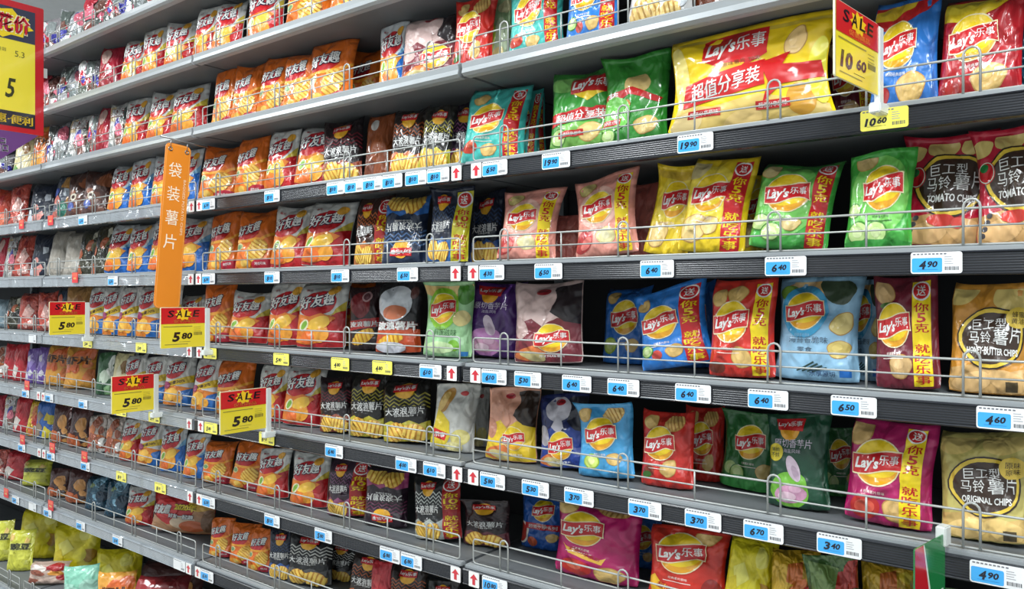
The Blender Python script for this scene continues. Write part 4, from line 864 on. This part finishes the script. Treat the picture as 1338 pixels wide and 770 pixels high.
LABELS = {
3: [(28,Rd,''),(66,Rd,''),(108,B,'6.30'),(250,Aw,''),(260,Aw,''),(272,B,'6.30'),(355,B,'8.10'),(438,B,'8.10'),(462,B,'8.10'),(486,B,'8.10'),(512,B,'8.10'),(543,B,'8.10'),(572,B,'8.10'),(596,Aw,''),(622,Aw,''),(646,B,'6.50'),(726,B,'19.90'),(908,B,'19.90'),(1155,Y,'10.60')],
4: [(98,Rd,''),(147,B,'6.30'),(249,Aw,''),(259,Aw,''),(272,B,'6.30'),(355,B,'8.10'),(444,B,'8.10'),(532,B,'6.50'),(595,Aw,''),(618,Aw,''),(642,B,'4.30'),(716,B,'6.50'),(858,B,'6.40'),(1026,B,'6.40'),(1223,B,'4.90')],
5: [(42,Wt,''),(114,Y,'5.80'),(184,Y,'5.80'),(247,Aw,''),(260,Aw,''),(274,Y,'5.80'),(367,Y,'5.80'),(444,Y,'4.80'),(499,Y,'4.80'),(562,B,'6.10'),(590,Aw,''),(621,Aw,''),(645,B,'6.10'),(689,B,'5.30'),(753,B,'6.40'),(814,B,'6.40'),(905,B,'6.40'),(1003,B,'6.40'),(1115,B,'6.50'),(1312,B,'4.60')],
6: [(33,B,'6.30'),(50,Aw,''),(56,Aw,''),(64,B,'6.30'),(108,B,'6.30'),(158,Y,'5.80'),(201,Y,'5.80'),(247,Aw,''),(262,Aw,''),(275,Y,'5.80'),(348,Y,'8.10'),(436,B,'6.80'),(530,B,'4.00'),(567,B,'6.10'),(597,Aw,''),(618,Aw,''),(643,B,'5.80'),(699,B,'5.30'),(756,B,'3.70'),(842,B,'3.70'),(918,B,'3.70'),(997,B,'6.70'),(1096,B,'3.40'),(1303,B,'4.90')],
7: [(28,B,'6.30'),(51,Aw,''),(57,Aw,''),(66,B,'6.30'),(111,B,'6.30'),(158,Y,'8.10'),(209,Y,'8.10'),(248,Aw,''),(260,Aw,''),(272,B,'6.30'),(355,B,'8.10'),(422,B,'5.80'),(509,B,'6.80'),(537,B,'6.80'),(595,Aw,''),(619,Aw,''),(646,B,'10.80')],
8: [(20,B,'6.30'),(42,Wt,''),(62,B,'6.30'),(105,B,'6.30'),(153,B,'6.30'),(234,Wt,''),(246,Aw,''),(258,Aw,''),(270,B,'6.30'),(8,Rd,'')],
}
REDTAG = [(7, 29), (7, 68), (7, 110), (6, 35), (8, 66)]
for r, lst in LABELS.items():
    lst = sorted(lst); cnt = {}
    for px, k, p in lst:
        cnt[k] = cnt.get(k, 0) + 1
    num = {}
    for px, k, p in lst:
        body, pr, wd, ht = price_meshes(k, p)
        n = num.get(k, 0); num[k] = n + 1
        nm = 'price_label' if k != Aw else 'arrow_label'
        ob = link(nm if k != Rd else 'shelf_talker', body)
        X = x_at(px, -.011); zt = RT[r] - .002
        if k == Rd: zt = RT[r] + .018
        ob.location = (X, -.0108 if k != Rd else -.0118, zt - ht + .001)
        base = {B: 'blue price label reading %s' % p, Y: 'yellow price label reading %s' % p, Aw: 'white card with red up arrow', Rd: 'small red shelf card', Wt: 'plain white barcode label'}[k]
        ob['label'] = base + ' on the %s rail' % SHELFNAME[r] + (', %s %s from left' % (ORD[n], {B: 'blue one', Y: 'yellow one'}.get(k, 'such')) if cnt[k] > 1 else '')
        ob['category'] = 'price label' if k not in (Aw, Rd) else 'shelf card'
        ob['group'] = 'price labels on the rails' if k not in (Aw, Rd) else ('arrow cards on the rails' if k == Aw else 'red shelf cards')
        link('print', pr, ob)
for i, (r, px) in enumerate(REDTAG):
    body, pr, wd, ht = price_meshes(Rd, '')
    ob = link('shelf_talker', body, label='small red card above the %s rail, %s section' % (SHELFNAME[r], ['left', 'left middle', 'inner left', 'outer left', 'lower left'][i]), category='shelf card', group='red shelf cards')
    ob.location = (x_at(px, -.012), -.0118, RT[r] - .002); link('print', pr, ob)

def sale_tag(px_edge, ytop, ybot, wd, big, small, label, swing=0.0, tall=1.0):
    X = x_at(px_edge, -.012); z0, z1 = z_at(px_edge, ybot, -.012), z_at(px_edge, ytop, -.012); ht = z1 - z0
    t = link('sale_tag', None, label=label, category='sale tag', group='yellow and red sale tags')
    t.location = (X, -.0235, z0); t.rotation_euler = (0, 0, math.radians(90 + swing))
    A = ht / wd; a = Art(A)
    a.rect(0, 0, 1, A, (238, 216, 56)); h = Art(A)
    h.rect(0, A * .60, 1, A, (206, 36, 40)); h.burst(.5, A * .83, .2, A * .17, 9, (246, 200, 40), .68)
    for i, c in enumerate('SALE'): h.text(c, .22 + i * .19, A * .85, .14, A * .17, (40, 22, 30), shear=.2, bold=.02)
    h.text('促销商品', .52, A * .665, .5, A * .08, (240, 130, 60), bold=.02)
    a.text(big, .34 if len(big) == 1 else .24, A * .27, .16 if len(big) == 1 else .27, A * .24, (40, 30, 24), shear=.2, bold=.045); a.text(small, .58, A * .29, .24, A * .16, (40, 30, 24), shear=.2, bold=.04)
    a.rect(.05, A * .52, .7, A * .54, (150, 140, 60)); a.rect(.08, A * .08, .6, A * .095, (150, 140, 60)); a.rect(.4, A * .14, .66, A * .147, (90, 80, 30))
    for i in range(9): a.rect(.74 + i * .022, A * .3, .752 + i * .022, A * .38, (90, 84, 50))
    for i in range(3): a.rect(.74, A * (.5 - i * .05), .9, A * (.508 - i * .05), (150, 140, 70))
    c = link('card', card_mesh('sale_card', wd, ht, .003, .004, (236, 232, 200), 'card_gloss'), t); c.location = (-wd / 2 - .01, 0, 0)
    link('print', flat_mesh('sale_print', a, wd * .98, ht * .985, 'card_gloss', .0004, -.0004), c)
    hd = link('header', flat_mesh('sale_header', h, wd * .98, ht * .985, 'card_gloss', .0004, -.0010), c)
    p = link('holder_post', boxes('holder_post', [(-.012, .006, -.004, .006, -.02, ht * .97)], 'acrylic', .002), t)
    link('holder_clip', boxes('holder_clip', [(-.02, .02, -.008, .012, -.03, -.012)], 'acrylic', .002), t)
sale_tag(119, 394, 436, .132, '5', '80', 'sale tag reading 5 80 on the sixth shelf, farthest left')
sale_tag(276, 401, 452, .152, '5', '80', 'sale tag reading 5 80 under the orange hanging sign')
sale_tag(209, 487, 534, .148, '5', '80', 'sale tag reading 5 80 on seventh shelf, the left one')
sale_tag(356, 505, 558, .155, '5', '80', 'sale tag reading 5 80 on seventh shelf, before orange bag')
sale_tag(1152, 36, 128, .17, '10', '60', 'sale tag reading 10 60 beside the yellow sharing bag', -9)

# orange blade sign hanging from a wire arm
def blade(px, ytop, ybot, wd, out, swing):
    Yp = -.02 - out
    X = x_at(px, Yp); z0, z1 = z_at(px, ybot, Yp), z_at(px, ytop, Yp)
    return X, Yp, z0, z1 - z0
X, Yp, z0, ht = blade(234, 189, 404, .105, .07, 0)
t = link('hanging_sign', None, label='orange blade sign with white characters hanging before the shelves', category='hanging sign')
wd = .086
t.location = (X, Yp, z0 + ht); t.rotation_euler = (0, math.radians(4.5), math.radians(90))
M = Matrix.Translation((0, 0, -ht))
c = card_mesh('sign_panel', wd, ht, .004, .016, (232, 136, 36), 'card'); c.transform(M); panel = link('panel', c, t)
a = Art(ht / wd); A = a.A
a.poly([(p[0], p[2]) for p in rrect(.035, .965, .035, A - .035, .12, 0)], (248, 176, 96)); a.poly([(p[0], p[2]) for p in rrect(.055, .945, .055, A - .055, .11, 0)], (232, 138, 38))
for i, ch in enumerate('袋装薯片'): a.text(ch, .42, A * (.84 - .145 * i), .5, .56, (252, 238, 214), bold=.0)
a.text('BAGGED POTATO CHIPS', .83, A * .62, A * .34, .10, (250, 226, 190), rot=-math.pi / 2)
m = flat_mesh('sign_print', a, wd, ht, 'card', .0005); m.transform(M); link('print', m, panel)
for s in (-1, 1):
    pts = [(s * wd * .33 + .006 * math.cos(k * math.pi / 6), -.001, -.02 + .006 * math.sin(k * math.pi / 6)) for k in range(12)]
    link('eyelet', tube('eyelet', pts, .002, 'steel', True), t)
    link('hook', tube('hook', [(s * wd * .33, -.001, -.014), (s * wd * .33, -.001, .012)], .0012, 'steel'), t)
link('arm', tube('sign_arm', [(-wd * .75, 0, .013), (wd * .6, 0, .013), (Yp * -1 + .012, 0, .016)], .003, 'steel'), t)

# promotional sign at the left edge
X, Yp, z0, ht = blade(57, 176, 12, .4, .0, 0)
ht = abs(ht); Xs = x_at(57, -.02); zb_, zt_ = z_at(57, 178, -.02), z_at(57, 12, -.02); ht = zt_ - zb_
wd = .42
t = link('promo_sign', None, label='yellow promotional price sign with red border and purple base', category='promo sign')
t.location = (Xs, -.02, zb_); t.rotation_euler = (0, 0, math.radians(90))
def shift(o): o.location = (-wd / 2, 0, 0); return o
shift(link('board', card_mesh('promo_board', wd, ht, .003, .006, (206, 44, 52), 'card_gloss'), t))
a = Art(ht / wd); A = a.A
a.rect(.05, .07 * A, .92, .95 * A, (246, 226, 70)); a.rect(.05, .70 * A, .92, .95 * A, (62, 64, 84))
a.burst(.62, .825 * A, .29, .12 * A, 9, (246, 214, 40), .78, ph=.2)
a.text('惊爆花价', .575, .825 * A, .60, .145 * A, (210, 40, 60), bold=.035, outline=(250, 240, 200), ob=.03)
a.text('5.3', .78, .60 * A, .085, .045 * A, (70, 70, 40)); a.text('5', .70, .33 * A, .075, .15 * A, (64, 66, 44), shear=.15, bold=.02); pass
a.text('规格 袋装', .62, .615 * A, .08, .03 * A, (90, 90, 60))
a.rect(.05, .04 * A, .92, .155 * A, (46, 46, 56)); a.text('实惠·便利', .68, .095 * A, .44, .075 * A, (246, 206, 60), bold=.03)
shift(link('print', flat_mesh('promo_print', a, wd, ht, 'card_gloss', .0005), t))
pm = mesh('promo_base', [(-wd, 0, -.001), (-.02, 0, -.001), (-.16, 0, -.12), (-wd, 0, -.16), (-wd, .005, -.001), (-.02, .005, -.001), (-.16, .005, -.12), (-wd, .005, -.16)],
          [(3, 2, 1, 0), (4, 5, 6, 7), (0, 1, 5, 4), (1, 2, 6, 5), (2, 3, 7, 6), (3, 0, 4, 7)], 'card'); colour_faces(pm, [lin((112, 66, 130))] * 6)
bm = bmesh.new(); bm.from_mesh(pm); bmesh.ops.recalc_face_normals(bm, faces=bm.faces[:]); bm.to_mesh(pm); bm.free()
pb = link('base_panel', pm, t)
a = Art(1.0); a.text('商品', .5, .5, 1.0, .46, (236, 230, 240), bold=.01)
o = link('print', flat_mesh('promo_base_print', a, .11, .13, 'card', .0006, -.0004), pb); o.location = (-.19, 0, -.125)
link('holder', boxes('promo_holder', [(-.05, .016, .0035, .010, ht * .5 - .02, ht * .5 + .02)], 'acrylic'), t)

# green swing tag under the magenta bag
Xg = x_at(1236, -.014); zt_ = z_at(1236, 697, -.014); ht = .19; wd = .12
t = link('swing_tag', None, label='green and red product tag hanging below the magenta bag', category='swing tag')
t.location = (Xg, -.014, zt_ - ht); t.rotation_euler = (0, 0, math.radians(78))
c = link('card', card_mesh('swing_card', wd, ht, .002, .003, (34, 124, 66), 'card_gloss'), t); c.location = (-wd / 2 - .004, 0, 0)
a = Art(ht / wd); A = a.A
a.poly([(0, A), (.3, A), (.5, .6 * A), (.42, .2 * A), (.1, .1 * A), (0, .1 * A)], (226, 226, 216)); a.poly([(0, A), (.26, A), (.44, .6 * A), (.36, .24 * A), (.1, .14 * A), (0, .14 * A)], (196, 36, 44))
a.text('好商品', .76, .5 * A, .38, .12 * A, WHITE, bold=.03); a.rect(.6, .1 * A, .84, .24 * A, (206, 40, 46))
link('print', flat_mesh('swing_print', a, wd, ht, 'card_gloss', .0004), c)
link('holder_clip', boxes('swing_clip', [(-.012, .012, -.004, .012, ht - .02, ht + .012)], 'acrylic', .002), t)
